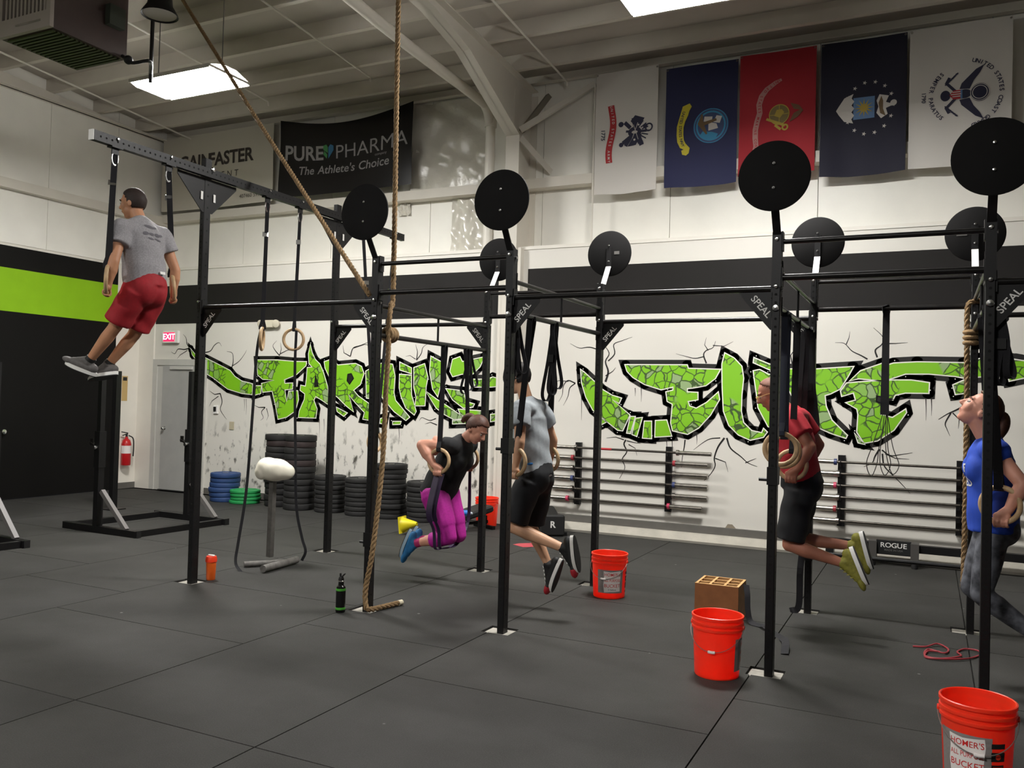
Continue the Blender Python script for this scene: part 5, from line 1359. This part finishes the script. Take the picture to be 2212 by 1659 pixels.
# black sponsor banner
m_bbanner = mat('banner_black', '0E0D10', .28, spec=.6)
x0, x1 = aty(606, 340, YFL)[0], aty(891, 320, YFL)[0]
bo, BS = cloth('vinyl_banner', x0, x1, aty(750, 415, YFL)[2]+.02, aty(750, 243, YFL)[2]+.02, YFL, m_bbanner, None, .02, .02, n=(40, 24), seed=9, topdip=.17)
tag(bo, 'black vinyl banner with pale lettering hanging under the eave', 'banner')
bw, bhh = x1-x0, aty(750, 243, YFL)[2]-aty(750, 415, YFL)[2]
def bfn(l): return lambda p, q: BS(min(max(.5+p/bw, 0), 1), min(max(.5+q/bhh, 0), 1))+A(0, -.004-.0015*l, 0)
m_btext = mat('banner_silver', 'A9A6A8', .4)
Flat().text('PURE', -.77, .09, .34, .022).build('bold_lettering', m_btext, bfn(1), bo, .06)
Flat().text('PHARMA', .52, .09, .34, -.003).build('thin_lettering', m_btext, bfn(1), bo, .06)
for wd_, px_ in (('The', -.72), ('Athlete\'s', -.13), ('Choice', .58)): Flat().text(wd_, px_, -.20, .20, .010, .15).build('tagline', m_btext, bfn(1), bo, .06)
Flat().text('company', .72, -.06, .06, .0).build('small_lettering', m_btext, bfn(1), bo, .06)
Flat().poly([(-.29, .10), (-.38, .16), (-.38, .23), (-.32, .25), (-.29, .2)]).poly([(-.31, .0), (-.38, .08), (-.36, .14), (-.30, .07)]).build('green_leaf', mat('leaf_green', '4E9A5A', .5), bfn(2), bo, .06)
Flat().poly([(-.28, .0), (-.28, .2), (-.24, .25), (-.18, .22), (-.18, .14)]).build('blue_leaf', mat('leaf_blue', '3C7AA6', .5), bfn(2), bo, .06)
# white banner
x0, x1 = aty(352, 380, YFL)[0], aty(590, 370, YFL)[0]
m_wban = mat('banner_white', 'C9C3B5', .4)
wo, WS = cloth('vinyl_banner', x0, x1, aty(470, 446, YFL)[2], aty(470, 285, YFL)[2], YFL, m_wban, None, .012, .02, n=(24, 14), seed=11)
tag(wo, 'white vinyl banner with dark lettering behind the tall rig post', 'banner')
ww, wh = x1-x0, aty(470, 285, YFL)[2]-aty(470, 446, YFL)[2]
def wfn(p, q): return WS(min(max(.5+p/ww, 0), 1), min(max(.5+q/wh, 0), 1))+A(0, -.006, 0)
m_wtext = mat('banner_charcoal', '3A332E', .5)
Flat().text('AGAIN', -.58, .17, .30, .03).build('lettering', m_wtext, wfn, wo, .06)
Flat().text('FASTER', .33, .17, .30, .03).build('lettering', m_wtext, wfn, wo, .06)
Flat().text('EQUIPMENT', -.10, -.10, .15, .0, spacing=1.7).build('subtitle', m_wtext, wfn, wo, .06)
Flat().text('407460 5990', .80, -.50, .09, .0).build('small_print', m_wtext, wfn, wo, .06)
Flat().poly(world2([(1566, 1141), (1572, 1132), (1582, 1133), (1590, 1142), (1584, 1147), (1574, 1145)])).build('chipped_paint', mat('chip_brown', '8A7F6E', .8), lambda p, q: (p, YB-.002, q), wall_back)
# crumpled plastic sheet patches
for (u0, v0, u1, v1, lab) in ((978, 405, 1060, 542, 'crumpled clear plastic sheet on the wall beside the column'), (893, 230, 1062, 398, 'shiny loose vapour barrier sheet beside the black banner'), (862, 415, 886, 465, 'small crumpled plastic patch right of the vertical rope')):
    a = aty(u0, v0, YU-.03); b = aty(u1, v1, YU-.03)
    mb = MB(); nu, nv = 26, 26; vs = []
    rnd = random.Random(u0)
    ph = [rnd.uniform(0, 6) for _ in range(6)]
    for j in range(nv+1):
        for i in range(nu+1):
            s, t = i/nu, j/nv
            d = .012*(math.sin(9*s+14*t+ph[0])+math.sin(-13*s+19*t+ph[1])+.7*math.sin(27*s+8*t+ph[2])+.6*math.sin(31*t-17*s+ph[3]))
            vs.append((a[0]+(b[0]-a[0])*s, YU-.035-d, a[2]+(b[2]-a[2])*t))
    mb.add(vs, [(j*(nu+1)+i, j*(nu+1)+i+1, (j+1)*(nu+1)+i+1, (j+1)*(nu+1)+i) for j in range(nv) for i in range(nu)], True)
    tag(mb.build('plastic_sheet', m_plastic, None, (a[0], YU-.03, b[2]), auto=0), lab, 'sheet', 'plastic sheeting on the upper wall')

# ================================================================== WALL FITTINGS
door = empty('door_1', (-10.45, YB, 0), kind='structure')
MB().box(-11.02, -10.92, YB-.03, YB, 0, 2.20).box(-9.90, -9.80, YB-.03, YB, 0, 2.20).box(-10.92, -9.90, YB-.03, YB, 2.10, 2.20).build('door_frame', m_doorframe, door)
MB().box(-10.92, -10.80, YB-.012, YB, 0, 2.10).build('side_panel', m_doorframe, door)
MB().box(-10.79, -9.91, YB-.022, YB, .015, 2.10).build('door_leaf', m_doorgrey, door)
kb = MB().lathe([(.028, 0), (.028, .006), (.011, .008), (.011, .035), (.024, .045), (.028, .058), (.020, .072), (0, .075)], (-10.70, YB-.022, 1.04), axis=(0,-1,0), n=16).build('door_knob', m_chrome, door)
MB().box(-10.60, -10.10, YB-.05, YB-.022, 2.03, 2.08).build('door_closer', m_doorframe, door)
MB().box(-10.79, -9.91, YB-.05, YB-.0, 0, .014).build('threshold', m_black, door)
# pilaster strip left of the door
tag(MB().box(XL, -11.02, YB-.03, YB, 0, 3.70).build('trim_6', m_white), kind='structure')
es = empty('exit_sign', (-10.62, YB, 2.46), 'small white exit sign with glowing red letters above the door', 'sign')
MB().bevbox((-10.615, YB-.03, 2.575), (.36, .05, .21), .008).build('housing', m_whitearm, es)
m_exit = mat('exit_red', 'E02040', .4, emit='FF1848', estr=2.2)
Flat().rect(-.13, .13, -.075, .075).build('face', m_exit, lambda p, q: (-10.64+p, YB-.0565, 2.575+q), es)
Flat().text('EXIT', 0, 0, .135, .02).build('lettering', mat('exit_pale', 'FFD0DC', .4, emit='FFD8E0', estr=2.5), lambda p, q: (-10.64+p, YB-.058, 2.575+q), es)
el = empty('emergency_light', (-8.48, YB, 2.66), 'white twin-head emergency light on the dark stripe', 'light')
MB().bevbox((-8.48, YB-.04, 2.76), (.20, .07, .12), .01).build('battery_box', mat('cream_plastic', 'D9D2BC', .5), el)
for s in (-1, 1): MB().lathe([(0, 0), (.05, 0), (.062, .03), (.062, .05), (.05, .055), (0, .052)], (-8.48+s*.15, YB-.03, 2.77), axis=(s*.15, -1, -.2), n=18).build('lamp_head', mat('cream_plastic', 'D9D2BC', .5), el)
pl = empty('alarm_pull', (-9.57, YB, 1.34), 'small pale wall box with a dark switch beside the door', 'switch')
MB().bevbox((-9.57, YB-.012, 1.385), (.10, .024, .14), .006).build('plate', m_whitearm, pl)
MB().box(-9.60, -9.555, YB-.04, YB-.024, 1.36, 1.43).build('handle', m_black, pl)
bp_ = MB().bevbox((-9.225, YB-.006, 1.135), (.10, .012, .13), .004)
tag(bp_.build('cover_plate', mat('beige_plate', 'B9AF95', .6), None, (-9.225, YB, 1.07)), 'square beige blank cover plate on the wall above the blue plates', 'plate')
# fire extinguisher on the left wall
fx = empty('fire_extinguisher', (XL+.09, 4.58, .40), 'red fire extinguisher with white label on the left wall', 'extinguisher')
c = A(XL+.10, 4.60, .40)
MB().lathe([(0, 0), (.07, .0), (.078, .012), (.078, .36), (.06, .42), (.025, .45), (.022, .48), (0, .48)], c, n=24).build('cylinder', mat('extinguisher_red', 'C21D22', .3), fx)
MB().tube([c+A(0, 0, .47), c+A(0, 0, .53)], .018, 10).beam(c+A(-.0, .02, .54), c+A(0, -.10, .56), .022, .015).beam(c+A(0, .02, .53), c+A(0, -.08, .50), .022, .012).build('valve', m_black, fx)
MB().tube(spline([c+A(.01, .03, .50), c+A(.06, .08, .45), c+A(.07, .09, .3), c+A(.07, .085, .15)], 5), .010, 8).build('hose', m_black, fx)
MB().lathe([(.0792, 0), (.0792, .13)], c+A(0, 0, .20), n=24).build('label_band', m_label_white, fx)
tagc = empty('instruction_card', (XL, 4.60, 1.48), 'narrow tan instruction card on the left wall above the extinguisher', 'card')
MB().box(XL, XL+.006, 4.55, 4.66, 1.48, 1.90).build('card', mat('tan_card', 'C2A56C', .6), tagc)
MB().box(XL+.006, XL+.007, 4.565, 4.645, 1.82, 1.88).build('symbol', m_black, tagc)
kn_ = MB().lathe([(.02, 0), (.02, .03), (.035, .04), (.035, .06), (0, .065)], (XL+.003, 2.5, 1.0), axis=(1,0,0), n=14)
tag(kn_.build('door_knob', m_chrome, None, (XL, 2.5, 1.0)), 'round chrome knob on the black left wall', 'knob')
# barbell racks
def wall_rack(xa, xb, bars, lab, z0=.34, z1=1.14):
    r = empty('barbell_rack', ((xa+xb)/2, YB, z0), lab, 'rack', 'wall mounted barbell racks')
    for x in (xa, xb):
        MB().box(x-.038, x+.038, YB-.055, YB, z0, z1).build('rail', m_rig, r)
        for z in bars:
            MB().prism([(0, -.03), (-.11, -.03), (-.125, .025), (-.11, .03), (-.10, -.008), (0, -.008)], (x-.004, YB-.05, z-.016), Y3, Z3, .008).build('hook', m_rig, r)
    return r
def barbell(xc, z, lab, L=2.16, collar=m_chromebar, group='barbells on the wall racks', mid=None, sleeve=m_chromebar):
    r = empty('barbell', (xc, YB-.115, z), lab, 'barbell', group)
    y = YB-.115; h = L/2; s = .415
    MB().tube([(xc-h+s, y, z), (xc+h-s, y, z)], .0142, 12).build('shaft', m_barblack, r)
    for sg in (-1, 1):
        MB().lathe([(0, 0), (.025, 0), (.025, s-.02), (0, s-.02)], (xc+sg*(h-s+.02), y, z), axis=(sg, 0, 0), n=16).build('sleeve', sleeve, r)
        MB().lathe([(0, 0), (.036, 0), (.036, .032), (0, .032)], (xc+sg*(h-s-.012), y, z), axis=(sg, 0, 0), n=16).build('collar', collar, r)
    if mid: MB().tube([(xc-.32, y, z), (xc-.18, y, z)], .0152, 12).build('tape', mid, r)
    return r
zb = [1.075-.132*i for i in range(6)]
wall_rack(-3.22, -2.02, zb, 'black wall rack with six barbells left of the front post')
wall_rack(-.02, 1.175, zb, 'black wall rack with six barbells right of the man in red')
ords = ['topmost', 'second from the top', 'third from the top', 'fourth from the top', 'fifth from the top', 'lowest']
ctm = [m_chromebar, mat('collar_red', 'A0303A', .4), m_chromebar, mat('collar_blue', '3A4470', .4), m_chromebar, mat('collar_pink', 'C03A5A', .4)]
for i, z in enumerate(zb):
    barbell(-2.60+(.04 if i == 0 else -.06 if i == 5 else 0), z, '%s steel barbell on the left wall rack' % ords[i], collar=ctm[i], mid=m_redp if i == 0 else None)
    barbell(.59+(.03 if i % 2 else 0), z-.01, '%s steel barbell on the right wall rack' % ords[i], collar=ctm[(i+3) % 6])

# ================================================================== BUMPER PLATES
def plate_mesh(t, r=.225):
    return [(.026, -t/2+.004), (.06, -t/2+.004), (.065, -t/2+.010), (r-.055, -t/2+.010), (r-.045, -t/2), (r-.014, -t/2), (r-.004, -t/2+.005), (r, -t/2+.014), (r, t/2-.014), (r-.004, t/2-.005), (r-.014, t/2), (r-.045, t/2), (r-.055, t/2-.010), (.065, t/2-.010), (.06, t/2-.004), (.026, t/2-.004), (.026, -t/2+.004)]
_pc = {}
def plate(x, y, z, t, m, lab, group):
    key = (round(t, 3), m.name)
    if key not in _pc:
        o = MB().lathe(plate_mesh(t), n=40).build('bumper_plate', m, None)
        MB().lathe([(.0255, -t/2+.002), (.045, -t/2+.002), (.045, t/2-.002), (.0255, t/2-.002), (.0255, -t/2+.002)], n=20).build('hub', m_chromebar, o)
        _pc[key] = o
    else: o = copy_tree(_pc[key])
    o.location = (x, y, z+t/2); o.rotation_euler = (0, 0, random.uniform(0, 6))
    tag(o, lab, 'weight plate', group)
    return o
m_bluep = mat('blue_plate', '26406E', .6, var=.1, vscale=10); m_greenp = mat('green_plate', '1E8A48', .6, var=.1, vscale=10)
m_bp = [mat('plate_black_%d' % i, c, .75, var=.2, vscale=12) for i, c in enumerate(('1A1919', '1F1E1D', '2C2120'))]
ORD = ['lowest', 'second', 'third', 'fourth', 'fifth', 'sixth', 'seventh', 'eighth', 'ninth', 'tenth', 'eleventh', 'twelfth']
def pstack(u, v, n, t, mats, lab, group, y=None):
    p = atz(u, v, 0); x = p[0]; yy = 4.42 if y is None else y
    z = .0
    for i in range(n):
        plate(x+random.uniform(-.012, .012), yy+random.uniform(-.012, .012), z, t, mats[i % len(mats)] if len(mats) < 3 else mats[[0,1,0,0,1,0,0,2,0,1,2,0][i % 12]], ('topmost ' if i == n-1 else 'lowest ' if i == 0 else ORD[i]+' from the floor, ')+lab, group); z += t+.0006
pstack(474, 1083, 6, .072, [m_bluep], 'blue bumper plate in the low stack by the door', 'blue plate stack')
pstack(531, 1086, 4, .050, [m_greenp], 'green bumper plate in the low stack beside the blue plates', 'green plate stack')
pstack(600, 1092, 12, .088, m_bp, 'black bumper plate in the tall stack behind the white padded stand', 'left tall plate stack', 4.5)
pstack(667, 1096, 12, .089, m_bp, 'black bumper plate in the tall stack right of the padded stand', 'right tall plate stack', 4.36)
pstack(722, 1103, 8, .064, m_bp[:2], 'black bumper plate in the low stack behind the tall back post', 'low stack behind the back post')
pstack(785, 1110, 8, .064, m_bp[:2], 'black bumper plate in the low stack left of the rope post', 'low stack by the rope')
pstack(850, 1116, 11, .067, m_bp[:2], 'black bumper plate in the middle-height stack right of the rope', 'middle plate stack')
pstack(917, 1124, 8, .066, m_bp[:2], 'black bumper plate in the low stack behind the woman in magenta', 'low stack behind the woman')

# ================================================================== FLOOR THINGS
def bucket(loc, rz, lab, label_angle=None, side=None, handle=True, s=1.0):
    root = empty('bucket', (0, 0, 0), lab, 'bucket', 'orange plastic buckets')
    prof = [(0, .004), (.126, .004), (.131, .0), (.134, .006), (.1475, .285), (.156, .287), (.156, .300), (.149, .302), (.1495, .318), (.157, .320), (.157, .333), (.1505, .335), (.151, .352), (.158, .354), (.158, .369), (.152, .372), (.148, .369), (.146, .34), (.130, .012), (0, .012)]
    MB().lathe(prof, n=48).build('pail', m_orange, root)
    h = MB()
    if handle:
        hp = [A(math.cos(t)*.162, math.sin(t)*.05-.0, .30-math.sin(t)*.16) if 0 else A(math.cos(t)*.161, -.155*math.sin(t)-.0, .305-.135*math.sin(t)) for t in np.linspace(0, math.pi, 25)]
        h.tube(hp, .0022, 6); ho = h.build('handle_wire', m_wire, root)
        MB().tube([hp[11], hp[12], hp[13]], .009, 10).build('handle_grip', m_label_white, ho)
        for sg in (-1, 1): MB().lathe([(0, 0), (.014, 0), (.014, .008), (0, .010)], (sg*.155, 0, .305), axis=(sg,0,0), n=12).build('handle_boss', m_orange, root)
    def cyl(a0, lift=0.):
        def fn(p, q):
            r = .134+.0135*(q-.006)/.279+.0012+lift
            a = a0+p/.142; return (r*math.sin(a)*1, -r*math.cos(a), q)
        return fn
    if label_angle is not None:
        lb = Flat().rect(-.115, .115, .05, .245).build('label', m_label_grey, cyl(label_angle), root, .03)
        Flat().poly([(-.06, .235), (.0, .228), (.085, .238), (.09, .20), (.083, .12), (.088, .065), (.0, .062), (-.055, .055), (-.062, .12), (-.056, .18)]).build('label_paper', m_label_white, cyl(label_angle, .0006), lb, .03)
        for wd_, pz_, sz_, sx_ in (('HOMER\'S', .205, .038, .9), ('ALL PURPOSE', .157, .032, .72), ('BUCKET', .112, .040, .95)): Flat().text(wd_, .015, pz_, sz_, .004, sx=sx_).build('label_lettering', m_red_print, cyl(label_angle, .0012), lb, .03)
        Flat().text('5 Gallons', .015, .080, .018, .01).build('label_small_print', m_black_print, cyl(label_angle, .0012), lb, .03)
    if side is not None:
        w = Flat().rect(-.03, .03, .20, .222).rect(-.03, .03, .145, .185).rect(-.028, .028, .085, .13).rect(-.02, .02, .045, .065)
        w.build('warning_print', m_black_print, cyl(side, .0005), root, .03)
        w2 = Flat()
        for i in range(5): w2.rect(-.022, .022, .092+.007*i, .0945+.007*i)
        w2.ell(0, .165, .012).build('warning_lines', m_orange, cyl(side, .0011), root, .03)
    root.location = loc; root.rotation_euler = (0, 0, rz); WORG[root.name] = np.asarray(loc, float)
    return root
p = atz(1310, 1290, 0); bucket((p[0], p[1]+.06, 0), 0, 'orange bucket with label facing the room beside the middle back post', label_angle=.42, side=1.75)
p = atz(1543, 1462, 0); bucket((p[0], p[1]+.06, 0), 0, 'plain orange bucket in front of the wooden crate', label_angle=1.85)
p = atz(2110, 1692, 0); bucket((p[0]+.0, p[1]+.02, 0), 0, 'nearest orange bucket at the bottom right corner', label_angle=-.45, side=.55)
p = atz(1046, 1136, 0); bucket((p[0], p[1]+.06, 0), 0, 'small distant orange bucket by the back wall')
# crate with compartments
cr = empty('wooden_crate', (0, 0, 0), 'wooden crate divided into nine square compartments', 'crate')
w, d, h, t = .33, .34, .285, .018
for yy in (-d/2, d/2-t): MB().box(-w/2, w/2, yy, yy+t, 0, h).build('side_board', m_plydark if yy < 0 else m_ply, cr)
for xx in (-w/2, w/2-t): MB().box(xx, xx+t, -d/2+t, d/2-t, 0, h).build('side_board', m_ply, cr)
MB().box(-w/2+t, w/2-t, -d/2+t, d/2-t, .0, .02).build('base_board', m_ply, cr)
for q in (1, 2):
    xx = -w/2+w*q/3; MB().box(xx-t/2, xx+t/2, -d/2+t, d/2-t, .02, h).build('divider', m_ply, cr)
    yy = -d/2+d*q/3; MB().box(-w/2+t, w/2-t, yy-t/2, yy+t/2, .02, h-.001).build('divider', m_ply, cr)
MB().box(-w/2-.001, w/2+.001, -d/2-.001, -d/2+t, h-.001, h+.002).build('top_edge', m_ply, cr)
cp = aty(1554, 1330, 1.50)
place(cr, (atz(1545, 1345, 0)[0], atz(1545, 1345, 0)[1]+.17, 0), .02)
WORG[cr.name] = np.array(cr.location)
cx, cy = cr.location.x, cr.location.y
st = MB().ribbon(spline([A(cx+.185, cy+.05, .27), A(cx+.205, cy+.0, .2), A(cx+.22, cy-.05, .10), A(cx+.25, cy-.08, .02), A(cx+.33, cy-.12, .012), A(cx+.37, cy-.18, .03), A(cx+.42, cy-.24, .01), A(cx+.52, cy-.38, .008), A(cx+.58, cy-.62, .05), A(cx+.60, cy-.78, .008)], 6), nrm((.5, .8, .3)), .05)
tag(st.build('loose_strap', m_strap, None, (cx+.4, cy-.2, 0)), 'black strap lying from the wooden crate across the floor to the front post', 'strap')
# orange shaker
sh = empty('shaker_bottle', atz(455, 1252, 0), 'orange plastic shaker bottle standing beside the tall front post', 'bottle')
o = WORG[sh.name]
MB().lathe([(0, 0), (.034, .0), (.038, .006), (.044, .16), (.044, .162), (0, .162)], o, n=28).build('cup', mat('shaker_orange', 'E8641E', .35), sh)
MB().lathe([(.046, 0), (.050, .004), (.050, .030), (.042, .052), (0, .052)], o+A(0, 0, .155), n=28).build('lid', mat('shaker_lid', 'F0401E', .35), sh)
MB().bevbox(o+A(.0, 0, .213), (.07, .022, .014), .004).build('cap', m_whitearm, sh)
# black and green bottle
bb = empty('sports_bottle', atz(735, 1322, 0), 'black metal sports bottle with two green bands on the floor near the rope', 'bottle')
o = WORG[bb.name]
MB().lathe([(0, 0), (.034, 0), (.037, .006), (.037, .175), (.033, .195), (.022, .205), (.0205, .232), (0, .232)], o, n=28).build('body', mat('bottle_black', '101010', .25), bb)
for z in (.022, .165): MB().lathe([(.0372, 0), (.0378, .002), (.0378, .016), (.0372, .018)], o+A(0, 0, z), n=28).build('green_band', mat('bottle_green', '4FA63A', .4), bb)
MB().lathe([(.0215, 0), (.0235, .002), (.0235, .008), (.0215, .010)], o+A(0, 0, .231), n=20).build('collar', m_chrome, bb)
MB().lathe([(.021, 0), (.022, .012), (.017, .03), (0, .032)], o+A(0, 0, .238), n=20).tube([o+A(-.006, 0, .265), o+A(-.008, 0, .295)], .008, 10).build('cap', m_black, bb)
MB().beam(o+A(.0, 0, .262), o+A(.034, 0, .295), .014, .007).build('loop', m_black, bb)
# padded stand
ps = empty('padded_stand', (-5.03, 1.05, 0), 'white padded block on a grey post with T-shaped foam base', 'stand')
pc = aty(594, 1015, 1.10)
base = A(pc[0]-.03, 1.10, 0)
R0 = np.column_stack([nrm((.898, .44, 0)), nrm((-.44, .898, 0)), Z3])
blob('pad', [('e', pc, (.165, .14, .115), R0), ('e', pc+R0[:, 0]*-.07+Z3*.02, (.115, .12, .105), R0), ('e', pc+R0[:, 0]*.09-Z3*.015, (.11, .10, .085), R0), ('e', pc+R0[:, 0]*-.12+R0[:, 1]*-.03-Z3*.02, (.07, .08, .08), R0), ('e', pc+R0[:, 0]*.02-R0[:, 1]*.07, (.10, .07, .09), R0)], mat('cream_pad', 'F1EBD8', .5), ps, .012, 6)
m_foam = mat('grey_foam', '6A6763', .8, var=.25, vscale=25)
MB().beam(base+A(0, 0, .04), A(pc[0]-.02, pc[1], pc[2]-.08), .052, .052).build('post', mat('worn_post', '524F4B', .6, var=.25, vscale=20), ps)
q1, q2 = atz(527, 1219, .03), atz(612, 1214, .03)
MB().tube([q1, q2], .026, 14).build('rear_foot', m_foam, ps)
q1, q2 = atz(568, 1229, .04), atz(641, 1209, .04)
MB().tube([q1, q2], .034, 16).build('front_foot', m_foam, ps)
# squat stands
def squat_stand(name, c, rz, lab, full=True):
    r = empty(name, (0, 0, 0), lab, 'squat stand', 'squat stands')
    a, b = .64, .65     # half sizes
    for sx in (-1, 1):
        MB().box(sx*b-.038, sx*b+.038, -a, a, .0, .075).build('foot_tube', m_rig, r)
        u = MB().box(sx*b-.038, sx*b+.038, -.10, -.024, .075, 1.15)
        up = u.build('lower_post', m_rig, r)
        MB().box(sx*b-.03, sx*b+.03, -.092, -.032, 1.0, 1.92).build('upper_post', m_rig, up)
        MB().box(sx*b-.045, sx*b+.045, -.107, -.017, .75, 1.17).build('sleeve', m_rig, up)
        MB().beam((sx*b, .44, .07), (sx*b, .0, .48), .05, .05).build('brace', mat('brace_grey', '6E6A68', .5), r)
        MB().lathe([(0, 0), (.02, 0), (.026, .03), (.026, .05), (0, .055)], (sx*b+.03, -.06, .98), axis=(1, -.2, 0), n=12).build('locking_pin', m_chrome, up)
        MB().beam((sx*b, -.1, .98), (sx*b, -.22, 1.03), .05, .02).beam((sx*b, -.21, 1.0), (sx*b, -.21, 1.08), .05, .015).build('bar_hook', m_bar, up)
        MB().box(sx*b-.03, sx*b+.03, -a-.012, -a, .0, .078).build('end_cap', m_black, r); MB().box(sx*b-.03, sx*b+.03, a, a+.012, 0, .078).build('end_cap', m_black, r)
    MB().box(-b+.038, b-.038, a-.10, a-.03, .0, .07).build('cross_tube', m_rig, r); MB().box(-b+.038, b-.038, -a+.03, -a+.10, 0, .07).build('cross_tube', m_rig, r)
    return r
s1 = squat_stand('squat_stand', None, 0, 'black two-post squat stand on a square base near the left wall')
# long feet run across the room (x), posts one behind the other (y)
place(s1, (-7.70, 1.98, 0), math.radians(-92)); WORG[s1.name] = np.array(s1.location)
s2 = squat_stand('squat_stand', None, 0, 'second black squat stand, only its foot and brace showing at the left edge')
place(s2, (-8.15, .32+.65, 0), math.radians(-96)); s2.location = (-8.17, -.33, 0); WORG[s2.name] = np.array(s2.location)
pp = atz(243, 1100, 0)
tag(MB().box(pp[0]-.04, pp[0]+.04, pp[1]-.04, pp[1]+.04, 0, 1.92).box(pp[0]-.12, pp[0]+.12, pp[1]-.12, pp[1]+.12, 0, .012).build('black_post', m_rig, None, (pp[0], pp[1], 0)), 'plain black steel post standing just behind the squat stand', 'post')
# benches by the back wall
def bench(loc, rz, lab):
    r = empty('utility_bench', (0, 0, 0), lab, 'bench', 'low black benches by the back wall')
    MB().bevbox((0, 0, .20), (.30, .62, .085), .02, np.array(Matrix.Rotation(math.radians(12), 3, 'X'))).build('pad', m_black, r)
    MB().bevbox((0, -.33, .135), (.31, .06, .26), .02).build('end_pad', m_rubber, r)
    for yy in (-.26, .26):
        MB().box(-.20, .20, yy-.025, yy+.025, 0, .045).build('foot', m_rig, r); MB().box(-.025, .025, yy-.025, yy+.025, .04, .16).build('leg', m_rig, r)
    MB().box(-.025, .025, -.3, .3, .06, .10).build('spine', m_rig, r)
    Flat().text('R', 0, 0, .11, .03).build('logo', m_whitearm, lambda p, q: (.0+p, -.3615, .145+q), r)
    place(r, loc, rz); WORG[r.name] = np.asarray(loc, float); return r
p = atz(1010, 1146, 0); bench((p[0]-.05, p[1]+.1, 0), math.radians(-25), 'low black bench behind the woman in magenta by the far bucket')
p = atz(1190, 1150, 0); bench((p[0]-.05, p[1]-.02, 0), math.radians(35), 'low black bench behind the legs of the man in the pale grey shirt')
wb = empty('water_bottle', atz(1005, 1108, .3), 'clear water bottle with blue cap lying on the black bench', 'bottle')
o = WORG[wb.name]
ax = nrm((1, .2, 0))
MB().lathe([(0, 0), (.03, 0), (.032, .02), (.032, .14), (.013, .18), (.013, .19), (0, .19)], o-ax*.1, axis=ax, n=18).build('body', mat('clear_plastic', 'C8D4DC', .15, spec=.7), wb)
MB().lathe([(.034, 0), (.034, .08)], o-ax*.02, axis=ax, n=18).build('blue_wrap', mat('wrap_blue', '2C74C0', .4), wb)
# yellow cone lying on its side
cn = empty('sports_cone', atz(885, 1150, .03), 'small yellow cone lying on its side on the floor', 'cone')
o = WORG[cn.name]; axc = nrm((.95, .1, .12))
MB().lathe([(.098, 0), (.085, .01), (.022, .19), (.016, .19), (.080, .0)], o+A(-.10, 0, .085), axis=axc, n=24).build('body', mat('cone_yellow', 'E2D01A', .45), cn)
MB().hexa(o+A(-.105, 0, .085), axc*.012, nrm(np.cross(Z3, axc))*.20, nrm(np.cross(axc, np.cross(Z3, axc)))*.20).build('base_flange', mat('cone_yellow', 'E2D01A', .45), cn)
# red cord on the floor
cc = [(1972, 1396), (2000, 1398), (2025, 1393), (2048, 1402), (2040, 1412), (2005, 1405), (1998, 1416), (2030, 1424), (2075, 1420), (2068, 1408), (2085, 1403), (2112, 1408), (2118, 1414), (2090, 1424), (2040, 1426), (2000, 1420), (2004, 1408), (2030, 1410)]
tag(MB().tube(spline([atz(u, v, .007)+A(0, 0, .004*(i % 3)) for i, (u, v) in enumerate(cc)], 6), .006, 8).build('jump_rope', mat('red_cord', '9A3038', .6), None, atz(2045, 1412, 0)), 'tangled red jump rope lying on the floor at the right', 'rope')
# red tape on the floor
tp = [atz(u, v, .001) for u, v in ((1108, 1176), (1120, 1174), (1150, 1173), (1160, 1181), (1130, 1182))]
mb = MB(); mb.prism([(q[0], q[1]) for q in tp], (0, 0, .0005), X3, Y3, .0015)
tag(mb.build('floor_tape', mat('red_tape', 'B5434C', .7), None, (tp[0][0], tp[0][1], 0)), 'torn strip of red tape stuck to the floor behind the man in pale grey', 'tape')
# low wall-side bench frame with name plate
lf = empty('low_rack', (.7, 4.5, 0), 'long low black steel rack with name plate and two stub feet along the back wall', 'rack')
MB().box(-.15, 2.6, 4.56, 4.64, .155, .235).build('long_beam', m_rig, lf)
ctr = aty(1930, 1195, 4.50)
MB().box(ctr[0]-.17, ctr[0]+.17, 4.50, 4.56, .12, .27).build('name_plate', m_black, lf)
for sg in (-1, 1):
    fo = MB().box(ctr[0]+sg*.205-.04, ctr[0]+sg*.205+.04, 4.46, 4.60, .06, .26).build('foot_bracket', mat('foot_grey', '4A4744', .6), lf)
    MB().lathe([(0, 0), (.03, 0), (.034, .02), (.026, .07), (0, .07)], (ctr[0]+sg*.205, 4.48, 0), n=16).build('rubber_foot', m_rubber, fo)
for ch_, px_ in zip('ROGUE', (-.108, -.053, .005, .060, .110)): Flat().text(ch_, px_, .02, .072, .012, sx=1.1).build('letter', m_whitearm, lambda p, q: (ctr[0]+p, 4.4985, .20+q), lf)
Flat().text('MADE IN USA', 0, -.03, .03, .005).build('small_lettering', m_grey, lambda p, q: (ctr[0]+p, 4.4985, .20+q), lf)
for xx in (-.1, 2.5): MB().box(xx-.04, xx+.04, 4.52, 4.66, 0, .155).build('end_foot', m_rig, lf)
